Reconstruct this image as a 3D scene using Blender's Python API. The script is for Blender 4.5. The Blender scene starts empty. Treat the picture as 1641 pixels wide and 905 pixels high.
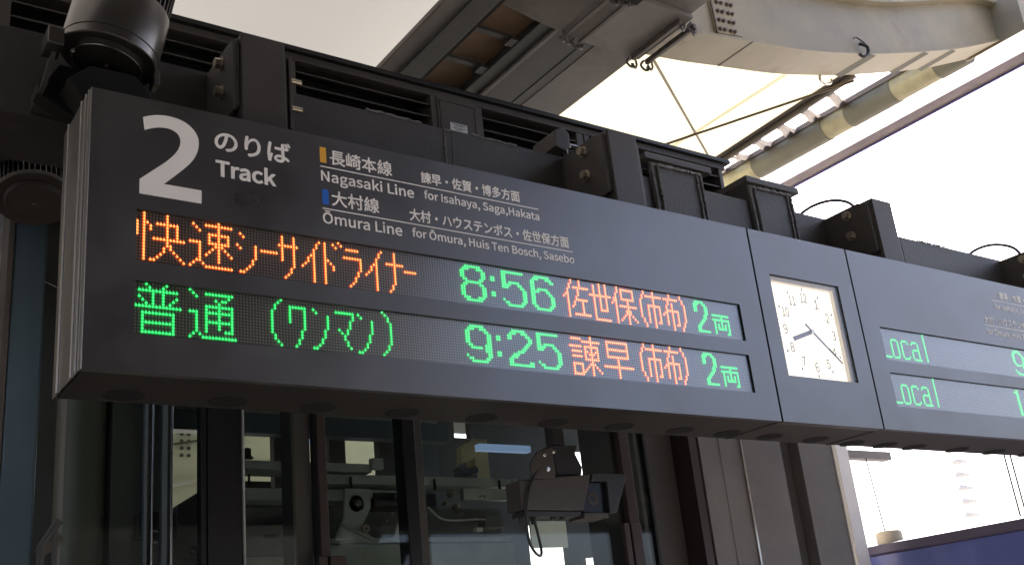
import bpy, math, random, os
from mathutils import Vector, Matrix
random.seed(7)
C = bpy.context.scene.collection
scn = bpy.context.scene

# ------------------------------------------------------------------ camera
W, H = 1641.0, 905.0
Rm = [[0.82587, -0.55586, -0.09467], [0.11567, 0.33134, -0.93639], [0.55187, 0.76239, 0.33794]]
cd = bpy.data.cameras.new('camera')
cam = bpy.data.objects.new('camera', cd)
C.objects.link(cam)
r, d, f = Vector(Rm[0]), Vector(Rm[1]), Vector(Rm[2])
M = Matrix((r, -d, -f)).transposed().to_4x4()
M.translation = Vector((-0.71517, -2.99539, 1.56038))
cam.matrix_world = M
cd.sensor_fit = 'HORIZONTAL'
cd.sensor_width = 36.0
cd.lens = 1712.7 / 1641 * 36
cd.shift_x = 0.01493
cd.shift_y = 0.0131
cd.clip_start = 0.05
cd.clip_end = 3000
scn.camera = cam

# ------------------------------------------------------------------ light
SUN_EL, SUN_AZ = math.radians(50), math.radians(40)      # direction towards the sun, azimuth from +X to +Y
w = bpy.data.worlds.new('World')
scn.world = w
w.use_nodes = True
nt = w.node_tree
sky = nt.nodes.new('ShaderNodeTexSky')
sky.sky_type = 'NISHITA'
sky.sun_disc = False
sky.sun_elevation = SUN_EL
sky.sun_rotation = math.radians(90) - SUN_AZ
sky.dust_density = 6.0
sky.air_density = 0.6
sky.ozone_density = 1.0
bg = nt.nodes['Background']
nt.links.new(sky.outputs[0], bg.inputs[0])
bg.inputs[1].default_value = 0.15
sd = bpy.data.lights.new('sun', 'SUN')
sd.energy = 4.0
sd.angle = math.radians(0.5)
sd.color = (1.0, 0.95, 0.88)
sun = bpy.data.objects.new('sun', sd)
C.objects.link(sun)
sv = Vector((math.cos(SUN_EL) * math.cos(SUN_AZ), math.cos(SUN_EL) * math.sin(SUN_AZ), math.sin(SUN_EL)))
sun.rotation_euler = sv.to_track_quat('Z', 'Y').to_euler()
sun.location = (20, 15, 30)
scn.view_settings.view_transform = 'Standard'
scn.view_settings.look = 'None'
scn.view_settings.exposure = 2.0
scn.view_settings.gamma = 1.0
scn.cycles.max_bounces = 8
scn.cycles.transparent_max_bounces = 12

# ------------------------------------------------------------------ materials
def newmat(name):
    m = bpy.data.materials.new(name)
    m.use_nodes = True
    return m, m.node_tree, m.node_tree.nodes['Principled BSDF']

def mat(name, col, rough=0.5, metal=0.0, spec=0.5, var=0.0, vscale=3.0, bump=0.0, bscale=60.0,
        rvar=0.0, coat=0.0, stretch=(1, 1, 1), emit=None, es=0.0, stain=None, stscale=1.5, stth=0.55):
    m, t, p = newmat(name)
    N = t.nodes
    L = t.links
    p.inputs['Roughness'].default_value = rough
    p.inputs['Metallic'].default_value = metal
    p.inputs['Specular IOR Level'].default_value = spec
    p.inputs['Coat Weight'].default_value = coat
    p.inputs['Base Color'].default_value = (*col, 1)
    if emit:
        p.inputs['Emission Color'].default_value = (*emit, 1)
        p.inputs['Emission Strength'].default_value = es
    tc = N.new('ShaderNodeTexCoord')
    mp = N.new('ShaderNodeMapping')
    mp.inputs['Scale'].default_value = stretch
    L.new(tc.outputs['Object'], mp.inputs['Vector'])
    cur = None
    if var > 0:
        n = N.new('ShaderNodeTexNoise')
        n.inputs['Scale'].default_value = vscale
        n.inputs['Detail'].default_value = 8
        n.inputs['Roughness'].default_value = 0.65
        L.new(mp.outputs[0], n.inputs['Vector'])
        r_ = N.new('ShaderNodeMapRange')
        r_.inputs['From Min'].default_value = 0.3
        r_.inputs['From Max'].default_value = 0.7
        r_.inputs['To Min'].default_value = 1 - var
        r_.inputs['To Max'].default_value = 1 + var
        L.new(n.outputs['Fac'], r_.inputs['Value'])
        mx = N.new('ShaderNodeVectorMath')
        mx.operation = 'SCALE'
        mx.inputs[0].default_value = col
        L.new(r_.outputs[0], mx.inputs['Scale'])
        cur = mx.outputs[0]
        L.new(cur, p.inputs['Base Color'])
        if rvar > 0:
            r2 = N.new('ShaderNodeMapRange')
            r2.inputs['From Min'].default_value = 0.3
            r2.inputs['From Max'].default_value = 0.7
            r2.inputs['To Min'].default_value = rough - rvar
            r2.inputs['To Max'].default_value = rough + rvar
            L.new(n.outputs['Fac'], r2.inputs['Value'])
            L.new(r2.outputs[0], p.inputs['Roughness'])
    if stain:
        n2 = N.new('ShaderNodeTexNoise')
        n2.inputs['Scale'].default_value = stscale
        n2.inputs['Detail'].default_value = 10
        n2.inputs['Roughness'].default_value = 0.7
        L.new(mp.outputs[0], n2.inputs['Vector'])
        r3 = N.new('ShaderNodeMapRange')
        r3.inputs['From Min'].default_value = stth
        r3.inputs['From Max'].default_value = stth + 0.15
        L.new(n2.outputs['Fac'], r3.inputs['Value'])
        mm = N.new('ShaderNodeMix')
        mm.data_type = 'RGBA'
        L.new(r3.outputs[0], mm.inputs['Factor'])
        if cur:
            L.new(cur, mm.inputs[6])
        else:
            mm.inputs[6].default_value = (*col, 1)
        mm.inputs[7].default_value = (*stain, 1)
        L.new(mm.outputs[2], p.inputs['Base Color'])
    if bump > 0:
        n3 = N.new('ShaderNodeTexNoise')
        n3.inputs['Scale'].default_value = bscale
        n3.inputs['Detail'].default_value = 4
        L.new(mp.outputs[0], n3.inputs['Vector'])
        b = N.new('ShaderNodeBump')
        b.inputs['Strength'].default_value = bump
        b.inputs['Distance'].default_value = 0.004
        L.new(n3.outputs['Fac'], b.inputs['Height'])
        L.new(b.outputs[0], p.inputs['Normal'])
    return m

def emat(name, col, s):
    m, t, p = newmat(name)
    p.inputs['Base Color'].default_value = (*[c * 0.3 for c in col], 1)
    p.inputs['Emission Color'].default_value = (*col, 1)
    p.inputs['Emission Strength'].default_value = s
    p.inputs['Roughness'].default_value = 0.4
    return m

def membrane(name, col, trans):
    m = bpy.data.materials.new(name)
    m.use_nodes = True
    t = m.node_tree
    t.nodes.clear()
    o = t.nodes.new('ShaderNodeOutputMaterial')
    a = t.nodes.new('ShaderNodeBsdfDiffuse')
    b = t.nodes.new('ShaderNodeBsdfTranslucent')
    n = t.nodes.new('ShaderNodeTexNoise')
    n.inputs['Scale'].default_value = 0.35
    n.inputs['Detail'].default_value = 5
    r_ = t.nodes.new('ShaderNodeMapRange')
    r_.inputs['To Min'].default_value = 0.9
    r_.inputs['To Max'].default_value = 1.08
    s = t.nodes.new('ShaderNodeVectorMath')
    s.operation = 'SCALE'
    s.inputs[0].default_value = col
    t.links.new(n.outputs['Fac'], r_.inputs['Value'])
    t.links.new(r_.outputs[0], s.inputs['Scale'])
    t.links.new(s.outputs[0], a.inputs[0])
    t.links.new(s.outputs[0], b.inputs[0])
    x = t.nodes.new('ShaderNodeMixShader')
    x.inputs[0].default_value = trans
    t.links.new(a.outputs[0], x.inputs[1])
    t.links.new(b.outputs[0], x.inputs[2])
    t.links.new(x.outputs[0], o.inputs[0])
    return m

def glassmat(name, tint, rough=0.02, ior=1.5):
    m = bpy.data.materials.new(name)
    m.use_nodes = True
    t = m.node_tree
    t.nodes.clear()
    o = t.nodes.new('ShaderNodeOutputMaterial')
    a = t.nodes.new('ShaderNodeBsdfTransparent')
    a.inputs[0].default_value = (*tint, 1)
    b = t.nodes.new('ShaderNodeBsdfGlossy')
    b.inputs['Roughness'].default_value = rough
    fr = t.nodes.new('ShaderNodeFresnel')
    gm = t.nodes.new('ShaderNodeNewGeometry')
    mr_ = t.nodes.new('ShaderNodeMapRange')
    mr_.inputs['To Min'].default_value = ior
    mr_.inputs['To Max'].default_value = 1 / ior
    t.links.new(gm.outputs['Backfacing'], mr_.inputs['Value'])
    t.links.new(mr_.outputs[0], fr.inputs[0])
    x = t.nodes.new('ShaderNodeMixShader')
    t.links.new(fr.outputs[0], x.inputs[0])
    t.links.new(a.outputs[0], x.inputs[1])
    t.links.new(b.outputs[0], x.inputs[2])
    t.links.new(x.outputs[0], o.inputs[0])
    return m

MT = dict(
    panel=mat('charcoal painted sign steel', (0.028, 0.0240, 0.0245), 0.34, 0.0, 0.55, var=0.22, vscale=3.0, rvar=0.08, bump=0.05, bscale=300, stain=(0.050, 0.045, 0.044), stscale=2.6, stth=0.62),
    gap=mat('black joint', (0.006, 0.006, 0.007), 0.8),
    soffit=mat('dark brown sign underside', (0.020, 0.016, 0.014), 0.55, var=0.2, vscale=3, bump=0.1),
    alu=mat('brushed bronze aluminium', (0.42, 0.38, 0.335), 0.36, 0.85, var=0.12, vscale=3, stretch=(40, 40, 0.6)),
    aludark=mat('dark profile edge', (0.12, 0.11, 0.10), 0.4, 0.7),
    white=mat('white lettering film', (0.80, 0.77, 0.73), 0.5),
    orange=mat('orange line mark', (0.70, 0.36, 0.04), 0.45),
    blue=mat('blue line mark', (0.015, 0.12, 0.48), 0.45),
    board=mat('led board', (0.030, 0.025, 0.022), 0.42, spec=0.9, bump=0.06, bscale=400),
    unlit=mat('unlit led dots', (0.30, 0.26, 0.23), 0.4, spec=0.8),
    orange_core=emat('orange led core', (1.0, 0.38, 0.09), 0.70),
    orange_bloom=emat('orange led bloom', (1.0, 0.07, 0.004), 0.26),
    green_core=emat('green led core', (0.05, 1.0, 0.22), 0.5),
    green_bloom=emat('green led bloom', (0.0, 0.55, 0.06), 0.24),
    steel=mat('charcoal painted steel', (0.047, 0.041, 0.037), 0.48, 0.0, 0.4, var=0.18, vscale=4, rvar=0.06, bump=0.25, bscale=90),
    girder=mat('charcoal coated girder', (0.045, 0.040, 0.037), 0.5, var=0.2, vscale=2.0, rvar=0.05, bump=0.5, bscale=70),
    weld=mat('weld bead', (0.11, 0.105, 0.10), 0.4, 0.2, bump=0.8, bscale=200),
    bolt=mat('zinc bolt', (0.42, 0.36, 0.28), 0.35, 0.9, var=0.2, vscale=60),
    black=mat('black duct interior', (0.004, 0.004, 0.004), 0.9),
    lamp=mat('dark grey lamp housing', (0.15, 0.14, 0.13), 0.30, 0.9, var=0.08, vscale=5),
    lampbrown=mat('brown lamp underside', (0.060, 0.048, 0.038), 0.55, 0.0, 0.3, var=0.1, vscale=8),
    lampdark=mat('lamp underside', (0.010, 0.009, 0.008), 0.6, 0.0, 0.2, var=0.15, vscale=12),
    fin=mat('heat sink fin', (0.05, 0.046, 0.046), 0.4, 0.4),
    concretebeam=mat('weathered grey steel beam', (0.17, 0.155, 0.145), 0.6, var=0.32, vscale=1.2, rvar=0.08, bump=0.2, bscale=30, stain=(0.12, 0.085, 0.065), stscale=1.3, stth=0.54),
    ladder=mat('dark olive steel', (0.045, 0.045, 0.042), 0.55, var=0.2, vscale=2),
    board_brown=mat('brown board', (0.17, 0.105, 0.06), 0.85, var=0.15, vscale=5),
    arch=mat('beige painted arch steel', (0.30, 0.262, 0.185), 0.55, var=0.22, vscale=1.5, rvar=0.08, bump=0.15, bscale=25, stain=(0.20, 0.15, 0.11), stscale=1.6, stth=0.57),
    archbolt=mat('brown bolt', (0.16, 0.12, 0.09), 0.5, 0.5),
    pipe=mat('khaki coated pipe', (0.30, 0.27, 0.17), 0.5, 0.1, var=0.22, vscale=6, bump=0.3, bscale=30),
    sleeve=mat('olive pipe sleeve', (0.115, 0.108, 0.08), 0.55, var=0.12, vscale=8),
    rail=mat('brown edge rail', (0.10, 0.085, 0.075), 0.55, var=0.15, vscale=3),
    fascia=mat('grey brown fascia', (0.125, 0.103, 0.10), 0.5, 0.1, var=0.25, vscale=4, stretch=(1, .3, 1)),
    fasciafringe=mat('violet blue colour fringe', (0.05, 0.04, 0.20), 0.5),
    poly=membrane('white polycarbonate strip', (0.92, 0.90, 0.95), 0.6),
    strap=membrane('white membrane flap', (0.60, 0.56, 0.54), 0.12),
    membrane_l=membrane('lined roof membrane', (0.645, 0.63, 0.595), 0.10),
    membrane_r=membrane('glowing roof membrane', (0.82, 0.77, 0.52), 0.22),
    purlin_shade=membrane('purlin shadow through membrane', (0.90, 0.80, 0.52), 0.4),
    rod=mat('dark tie rod', (0.10, 0.075, 0.05), 0.45, 0.5),
    glass=glassmat('green tinted lift glass', (0.82, 0.87, 0.855), rough=0.05),
    dispglass=glassmat('display cover pane', (0.96, 0.96, 0.96), rough=0.22, ior=2.1),
    coverglass=glassmat('clear clock glass', (0.97, 0.97, 0.97)),
    frame=mat('black window frame', (0.012, 0.012, 0.013), 0.4, 0.3),
    frame2=mat('brown window frame', (0.06, 0.045, 0.042), 0.4, 0.5),
    bluecol=mat('blue grey enamel column', (0.095, 0.14, 0.17), 0.35, 0.0, var=0.1, vscale=2),
    steelblue=mat('blue grey steel', (0.07, 0.09, 0.10), 0.45, 0.2, var=0.1),
    greycol=mat('dark grey column', (0.05, 0.047, 0.044), 0.55, var=0.15, vscale=2),
    olive=mat('olive round column', (0.075, 0.07, 0.055), 0.45, var=0.1, vscale=2),
    darkwall=mat('dark plant room wall', (0.05, 0.052, 0.05), 0.7, var=0.2, vscale=2),
    machine=mat('grey machine casing', (0.32, 0.33, 0.31), 0.5, 0.1, var=0.2, vscale=6),
    machine_dark=mat('dark machine casing', (0.12, 0.12, 0.115), 0.55, 0.2, var=0.2, vscale=8),
    yellow=mat('cream cabinet', (0.48, 0.40, 0.22), 0.5, var=0.05),
    chrome=mat('polished metal', (0.6, 0.58, 0.55), 0.2, 1.0),
    cladding=mat('grey cladding panel', (0.145, 0.136, 0.130), 0.5, 0.1, var=0.2, vscale=2.2, rvar=0.05, bump=0.3, bscale=8),
    cladding_shade=mat('cladding recess shade', (0.055, 0.052, 0.052), 0.6, var=0.15, vscale=2),
    cctv=mat('dark brown camera casing', (0.040, 0.034, 0.029), 0.55, 0.0, var=0.08, vscale=10),
    cctvhood=mat('black camera hood', (0.015, 0.014, 0.015), 0.5),
    lens=mat('camera window', (0.01, 0.01, 0.015), 0.25, 0.0, 0.2),
    cable=mat('black cable', (0.012, 0.012, 0.012), 0.5),
    purple=mat('violet black cable', (0.03, 0.02, 0.05), 0.45),
    train=mat('deep blue train paint', (0.045, 0.058, 0.20), 0.35, 0.0, 0.6, var=0.1, vscale=0.7, coat=0.3),
    trainedge=mat('navy roof edge', (0.035, 0.028, 0.06), 0.5, var=0.1),
    trainroof=mat('grey train roof', (0.10, 0.10, 0.11), 0.7),
    vent=mat('beige roof vent', (0.42, 0.36, 0.27), 0.6, var=0.1, vscale=10),
    post=mat('light grey post', (0.55, 0.52, 0.49), 0.5, 0.1, var=0.1, vscale=3),
    farbeige=mat('pale far girder', (0.55, 0.55, 0.42), 0.6, var=0.1, vscale=1.0),
    platform=mat('platform paving', (0.40, 0.37, 0.34), 0.8, var=0.2, vscale=3, bump=0.3, bscale=20),
    ballast=mat('track ballast', (0.24, 0.21, 0.18), 0.9, var=0.35, vscale=30, bump=1.0, bscale=40),
    ground=mat('pale station ground', (0.32, 0.30, 0.27), 0.9, var=0.15, vscale=0.2),
    sticker=mat('pale label', (0.45, 0.46, 0.48), 0.4),
    ink=mat('grey ink', (0.05, 0.05, 0.05), 0.5),
    dial=mat('lit clock dial', (0.80, 0.74, 0.64), 0.5, emit=(1.0, 0.87, 0.64), es=0.36),
    recess=mat('clock recess frame', (0.62, 0.56, 0.48), 0.5),
    numeral=mat('grey clock numerals', (0.10, 0.10, 0.11), 0.5),
    hand=mat('veiled clock hand', (0.20, 0.20, 0.27), 0.35),  # colour paled towards blue for the reflection veil on the glass
    handred=mat('dark brown hand tip', (0.05, 0.03, 0.03), 0.4),
    tube=emat('blue white glow strip', (0.45, 0.62, 1.0), 0.10),
    unseendeck=mat('added dark deck', (0.08, 0.075, 0.07), 0.8, var=0.1),
    building=mat('pale far tower', (0.88, 0.87, 0.86), 0.7),
)

MT['panel'].node_tree.nodes['Principled BSDF'].inputs['IOR'].default_value = 2.1
# ------------------------------------------------------------------ mesh helpers
class MB:
    def __init__(s):
        s.v, s.f, s.m, s.sm = [], [], [], []
    def add(s, vs, fs, mi=0, smooth=False):
        b = len(s.v)
        s.v += [tuple(v) for v in vs]
        for q in fs:
            s.f.append([b + i for i in q])
            s.m.append(mi)
            s.sm.append(smooth)
        return s
    def box(s, x0, x1, y0, y1, z0, z1, mi=0):
        return s.add([(x0, y0, z0), (x1, y0, z0), (x1, y1, z0), (x0, y1, z0), (x0, y0, z1), (x1, y0, z1), (x1, y1, z1), (x0, y1, z1)],
                     [(0, 3, 2, 1), (4, 5, 6, 7), (0, 1, 5, 4), (1, 2, 6, 5), (2, 3, 7, 6), (3, 0, 4, 7)], mi)
    def obox(s, a, b, w_, h_, mi=0, up=(0, 0, 1)):
        a, b = Vector(a), Vector(b)
        t = (b - a).normalized()
        u = Vector(up)
        sd_ = t.cross(u).normalized()
        u = sd_.cross(t).normalized()
        vs = []
        for p in (a, b):
            for i, j in ((-1, -1), (1, -1), (1, 1), (-1, 1)):
                vs.append(p + sd_ * i * w_ / 2 + u * j * h_ / 2)
        return s.add(vs, [(0, 1, 2, 3), (7, 6, 5, 4), (0, 4, 5, 1), (1, 5, 6, 2), (2, 6, 7, 3), (3, 7, 4, 0)], mi)
    def prism(s, pts, ax, a, b, mi=0):
        n = len(pts)
        def mk(p, t):
            return {'x': (t, p[0], p[1]), 'y': (p[0], t, p[1]), 'z': (p[0], p[1], t)}[ax]
        vs = [mk(p, a) for p in pts] + [mk(p, b) for p in pts]
        fs = [tuple(range(n)), tuple(range(2 * n - 1, n - 1, -1))] + [(i, i + n, (i + 1) % n + n, (i + 1) % n) for i in range(n)]
        return s.add(vs, fs, mi)
    def tube(s, pts, r_, n=8, mi=0, caps=True, r1=None, smooth=True):
        pts = [Vector(p) for p in pts]
        k = len(pts)
        vs = []
        t0 = (pts[1] - pts[0]).normalized()
        u = t0.orthogonal().normalized()
        for i, p in enumerate(pts):
            t = (pts[min(i + 1, k - 1)] - pts[max(i - 1, 0)]).normalized()
            u = (u - t * u.dot(t)).normalized()
            v_ = t.cross(u)
            rr = r_[i] if isinstance(r_, (list, tuple)) else (r_ if r1 is None else r_ + (r1 - r_) * i / (k - 1))
            for j in range(n):
                a = 2 * math.pi * j / n
                vs.append(p + u * math.cos(a) * rr + v_ * math.sin(a) * rr)
        fs = []
        for i in range(k - 1):
            for j in range(n):
                fs.append((i * n + j, i * n + (j + 1) % n, (i + 1) * n + (j + 1) % n, (i + 1) * n + j))
        s.add(vs, fs, mi, smooth)
        if caps:
            b = len(s.v) - len(vs)
            s.f.append([b + j for j in range(n)][::-1]); s.m.append(mi); s.sm.append(False)
            s.f.append([b + (k - 1) * n + j for j in range(n)]); s.m.append(mi); s.sm.append(False)
        return s
    def lathe(s, c, ax, prof, n=40, mi=0, smooth=True):
        c = Vector(c)
        ax = Vector(ax).normalized()
        u = ax.orthogonal().normalized()
        v_ = ax.cross(u)
        vs = []
        for (rr, h) in prof:
            for j in range(n):
                a = 2 * math.pi * j / n
                vs.append(c + ax * h + (u * math.cos(a) + v_ * math.sin(a)) * rr)
        fs = []
        for i in range(len(prof) - 1):
            for j in range(n):
                fs.append((i * n + j, i * n + (j + 1) % n, (i + 1) * n + (j + 1) % n, (i + 1) * n + j))
        return s.add(vs, fs, mi, smooth)
    def bolt(s, p, ax, r_=0.018, h=0.016, mi=0, shaft=0.0):
        p, ax = Vector(p), Vector(ax).normalized()
        s.tube([p, p + ax * 0.004], r_ * 1.35, 14, mi, smooth=False)
        s.tube([p + ax * 0.004, p + ax * (0.004 + h)], r_, 6, mi, smooth=False)
        if shaft:
            s.tube([p + ax * (0.004 + h), p + ax * (0.004 + h + shaft)], r_ * 0.5, 10, mi)
        return s
    def build(s, name, m, parent=None, bevel=0.0, kind=None):
        me = bpy.data.meshes.new(name)
        me.from_pydata(s.v, [], s.f)
        for q, k, sm in zip(me.polygons, s.m, s.sm):
            q.material_index = k
            q.use_smooth = sm
        for x in (m if isinstance(m, (list, tuple)) else [m]):
            me.materials.append(MT[x])
        me.validate()
        if any(s.sm):
            me.set_sharp_from_angle(angle=math.radians(38))
        me.update()
        o = bpy.data.objects.new(name, me)
        C.objects.link(o)
        if bevel:
            b = o.modifiers.new('edge', 'BEVEL')
            b.width = bevel
            b.segments = 2
            b.limit_method = 'ANGLE'
            b.angle_limit = math.radians(40)
        if kind:
            o['kind'] = kind
        if parent is not None:
            attach(o, parent)
        return o

def wloc(o):
    v = Vector(o.location)
    return v + wloc(o.parent) * 0 if o.parent is None else Vector((0, 0, 0))

def attach(o, parent):
    o.parent = parent
    if parent.type == 'EMPTY':
        o.matrix_parent_inverse = Matrix.Translation(-Vector(parent.location))

def thing(name, label, cat, loc, group=None):
    o = bpy.data.objects.new(name, None)
    o.empty_display_size = 0.1
    o.location = loc
    C.objects.link(o)
    return tag(o, label, cat, group)

def tag(o, label, cat, group=None):
    o['label'] = label
    o['category'] = cat
    if group:
        o['group'] = group
    return o

def dup(root, dx, label, dy=0.0, dz=0.0):
    c = root.copy()
    C.objects.link(c)
    c.location = Vector(root.location) + Vector((dx, dy, dz))
    c['label'] = label
    for ch in list(root.children):
        a = ch.copy()
        C.objects.link(a)
        a.parent = c
        a.matrix_parent_inverse = ch.matrix_parent_inverse
        for g in list(ch.children):
            b = g.copy()
            C.objects.link(b)
            b.parent = a
    return c

def bez(p0, p1, p2, n=8):
    out = []
    for i in range(n + 1):
        t = i / n
        out.append(Vector(p0) * (1 - t) ** 2 + Vector(p1) * 2 * t * (1 - t) + Vector(p2) * t * t)
    return out

def smoothline(pts, n=5):
    P_ = [Vector(p) for p in pts]
    out = []
    for i in range(len(P_) - 1):
        a, b, c, e = P_[max(i - 1, 0)], P_[i], P_[i + 1], P_[min(i + 2, len(P_) - 1)]
        for k in range(n):
            t = k / n
            out.append(0.5 * ((2 * b) + (c - a) * t + (2 * a - 5 * b + 4 * c - e) * t * t + (3 * b - a - 3 * c + e) * t ** 3))
    out.append(P_[-1])
    return out

# ------------------------------------------------------------------ lettering
_font = None
try:
    _p = os.path.join(bpy.utils.resource_path('LOCAL'), 'datafiles', 'fonts', 'Noto Sans CJK Regular.woff2')
    if os.path.exists(_p):
        _font = bpy.data.fonts.load(_p)
except Exception:
    _font = None

def raw_text(s, off):
    cu = bpy.data.curves.new('t', 'FONT')
    cu.body = s
    if _font:
        cu.font = _font
    cu.size = 1.0
    cu.offset = off
    cu.resolution_u = 5
    o = bpy.data.objects.new('t', cu)
    C.objects.link(o)
    dg = bpy.context.evaluated_depsgraph_get()
    me = bpy.data.meshes.new_from_object(o.evaluated_get(dg))
    vs = [tuple(v.co) for v in me.vertices]
    fs = [tuple(p.vertices) for p in me.polygons]
    bpy.data.objects.remove(o)
    bpy.data.curves.remove(cu)
    bpy.data.meshes.remove(me)
    return vs, fs

_caps = {}
def lettering(s, x0, x1, z0, z1, m, parent, y=-0.0012, off=0.012, latin=False, name='lettering', mb=None, bold=0.0):
    """writes s between x0 and x1; z0,z1 are the box (or the baseline and cap height when latin)"""
    vs, fs = raw_text(s, off)
    xa, xb = min(v[0] for v in vs), max(v[0] for v in vs)
    if latin:
        if off not in _caps:
            hv, _ = raw_text('H', off)
            _caps[off] = (min(v[1] for v in hv), max(v[1] for v in hv))
        za, zb = _caps[off]
    else:
        za, zb = min(v[1] for v in vs), max(v[1] for v in vs)
    sx, sz = (x1 - x0) / (xb - xa), (z1 - z0) / (zb - za)
    own = mb is None
    b = MB() if own else mb
    for k, (ox, oz) in enumerate(((0, 0), (-bold, 0), (bold, 0), (0, bold), (0, -bold)) if bold else ((0, 0),)):
        b.add([(x0 + (v[0] - xa) * sx + ox, y - 0.00012 * k, z0 + (v[1] - za) * sz + oz) for v in vs], fs)
    if own:
        return b.build(name, m, parent)

# ------------------------------------------------------------------ the setting
MB().add([(-400, -400, -0.9), (400, -400, -0.9), (400, 400, -0.9), (-400, 400, -0.9)], [(0, 1, 2, 3)]).build('ground', 'ground')['kind'] = 'structure'
MB().box(-14, 7.0, -40, 40, -0.85, 0.0).build('platform', 'platform', bevel=0.01)['kind'] = 'structure'
MB().add([(7.0, -120, -0.88), (16, -120, -0.88), (16, 120, -0.88), (7.0, 120, -0.88)], [(0, 1, 2, 3)]).build('track_bed', 'ballast')['kind'] = 'structure'

cn = thing('unseen_dark_block', 'added dark glazed block, unseen behind the viewer, darkening the sign reflection', 'building', (-3, -9, 0))  # unseen block, added so the left of the sign reflects something dark
MB().box(-4.5, 6.3, -10, -7.5, 0.0, 9.0).build('wall', 'darkwall', cn)
for k in range(4):
    MB().box(-4.2 + 2.6 * k, -2.2 + 2.6 * k, -7.54, -7.502, 0.8, 2.8).build('window', 'lens', cn)

# ------------------------------------------------------------------ departure boards and clock unit
PITCH = 0.01022
RP = 0.01005
def seg(cells, *a):
    a = list(a)
    if len(a) == 2:
        cells.add((a[0], a[1]))
        return
    for i in range(0, len(a) - 2, 2):
        x0, y0, x1, y1 = a[i], a[i + 1], a[i + 2], a[i + 3]
        n = max(abs(x1 - x0), abs(y1 - y0))
        for k in range(n + 1):
            t = k / n if n else 0
            cells.add((round(x0 + (x1 - x0) * t), round(y0 + (y1 - y0) * t)))

def strokes(txt, dx=0, dy=0):
    cs = set()
    for part in txt.replace('\n', ';').split(';'):
        q = [int(v) for v in part.split()]
        if not q:
            continue
        for i in range(0, len(q), 2):
            q[i] += dx
            q[i + 1] += dy
        seg(cs, *q)
    return cs

DIG = {
 '8': ["..#######..", ".###...###.", "##.......##", "##.......##", "##.......##", ".##.....##.", "..#######..", ".##.....##.", "##.......##", "##.......##", "##.......##", "##.......##", ".###...###.", "..#######.."],
 '5': ["##########.", "##.........", "##.........", "##.........", "##.#####...", "####...##..", "###.....##.", ".........##", ".........##", ".........##", ".........##", "#........##", ".##.....##.", "..#######.."],
 '6': ["..#######..", ".###...###.", "##.......##", "##.........", "##.........", "##.#####...", "####...##..", "##......##.", "##.......##", "##.......##", "##.......##", "##.......##", ".##.....##.", "..#######.."],
 '9': ["..######...", ".###..###..", "##......##.", "##.......##", "##.......##", "##.......##", "##.......##", ".##.....###", "..#####.###", "........###", ".........##", "#........##", ".##.....##.", "..#######.."],
 '2': ["..######...", ".###..###..", "##......##.", "##.......##", ".........##", "........##.", ".......##..", "......##...", "....###....", "..###......", ".###.......", "##.........", "##.......##", "###########"],
 ':': ["..", "..", "..", "##", "##", "..", "..", "..", "..", "##", "##"],
 '1': ["...##", ".####", "...##", "...##", "...##", "...##", "...##", "...##", "...##", "...##", "...##", "...##", "...##", "...##"],
}
def digit(ch, c0, r0=1):
    return {(c0 + i, r0 + j) for j, row in enumerate(DIG[ch]) for i, k in enumerate(row) if k == '#'}

KAI = "0 3 0 7;2 0 2 15;3 3;4 4 4 5;6 3 12 3;12 3 12 8;5 8 14 8;9 0 9 10;8 11 8 12;7 13;6 14;5 15;4 15;10 10 10 11;11 12;12 13;13 14;14 15"
SOKU = "17 1;18 2;19 3;16 7 19 7;19 7 19 13;18 13;17 14;16 15;20 14;21 15 29 15;21 1 29 1;22 4 28 4;22 7 28 7;22 4 22 7;28 4 28 7;25 0 25 13;24 8;23 9;22 10;21 11;26 8;27 9;28 10;29 11"
SEASIDE = ("32 2;33 3;31 6;32 7;37 6 37 10;36 11 36 12;35 13;34 14;33 15;32 15;39 7 44 7;45 4 51 4;46 1 46 9;50 1 50 11;49 12 49 13;48 14;47 15;"
           "59 1;58 2 58 3;57 4 57 15;56 6;55 7 55 8;54 9;53 10;61 1 61 15;62 7;63 8;64 9 64 10;64 1;65 2;66 0;67 1;"
           "69 2 73 2;68 5 74 5;74 5 74 9;73 10 73 11;72 12 72 13;71 14;70 15;82 1;81 2 81 3;80 4 80 15;79 6;78 7 78 8;77 9;76 10;"
           "84 5 90 5;87 1 87 12;86 13 86 14;85 15;91 7 95 7")
SASEBO = ("164 0 164 1;163 2 163 3;162 4 162 15;161 6;160 7;168 0 168 3;165 3 172 3;167 4 167 6;166 7 166 8;165 9 165 10;164 11;166 8 171 8;169 8 169 13;165 14 172 14;"
          "173 5 183 5;175 1 175 15;175 15 182 15;178 0 178 11;181 0 181 11;178 11 181 11;"
          "187 0 187 2;186 3 186 15;185 5 185 6;184 7;189 1 195 1;189 5 195 5;189 1 189 5;195 1 195 5;192 5 192 15;188 8 196 8;191 10 191 11;190 12;189 13;188 14;193 10 193 11;194 12;195 13;196 14")
ICHI = ("201 0 201 1;200 2 200 3;199 4 199 11;200 12 200 13;201 14 201 15;202 2 210 2;206 0 206 15;203 6 209 6;203 6 203 13;209 6 209 13;208 13;"
        "212 2 219 2;215 0 215 2;214 3 214 4;213 5 213 6;212 8;211 9;213 7 219 7;213 7 213 13;216 4 216 15;219 7 219 13;218 13;"
        "221 0 221 1;222 2 222 3;223 4 223 11;222 12 222 13;221 14 221 15")
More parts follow.
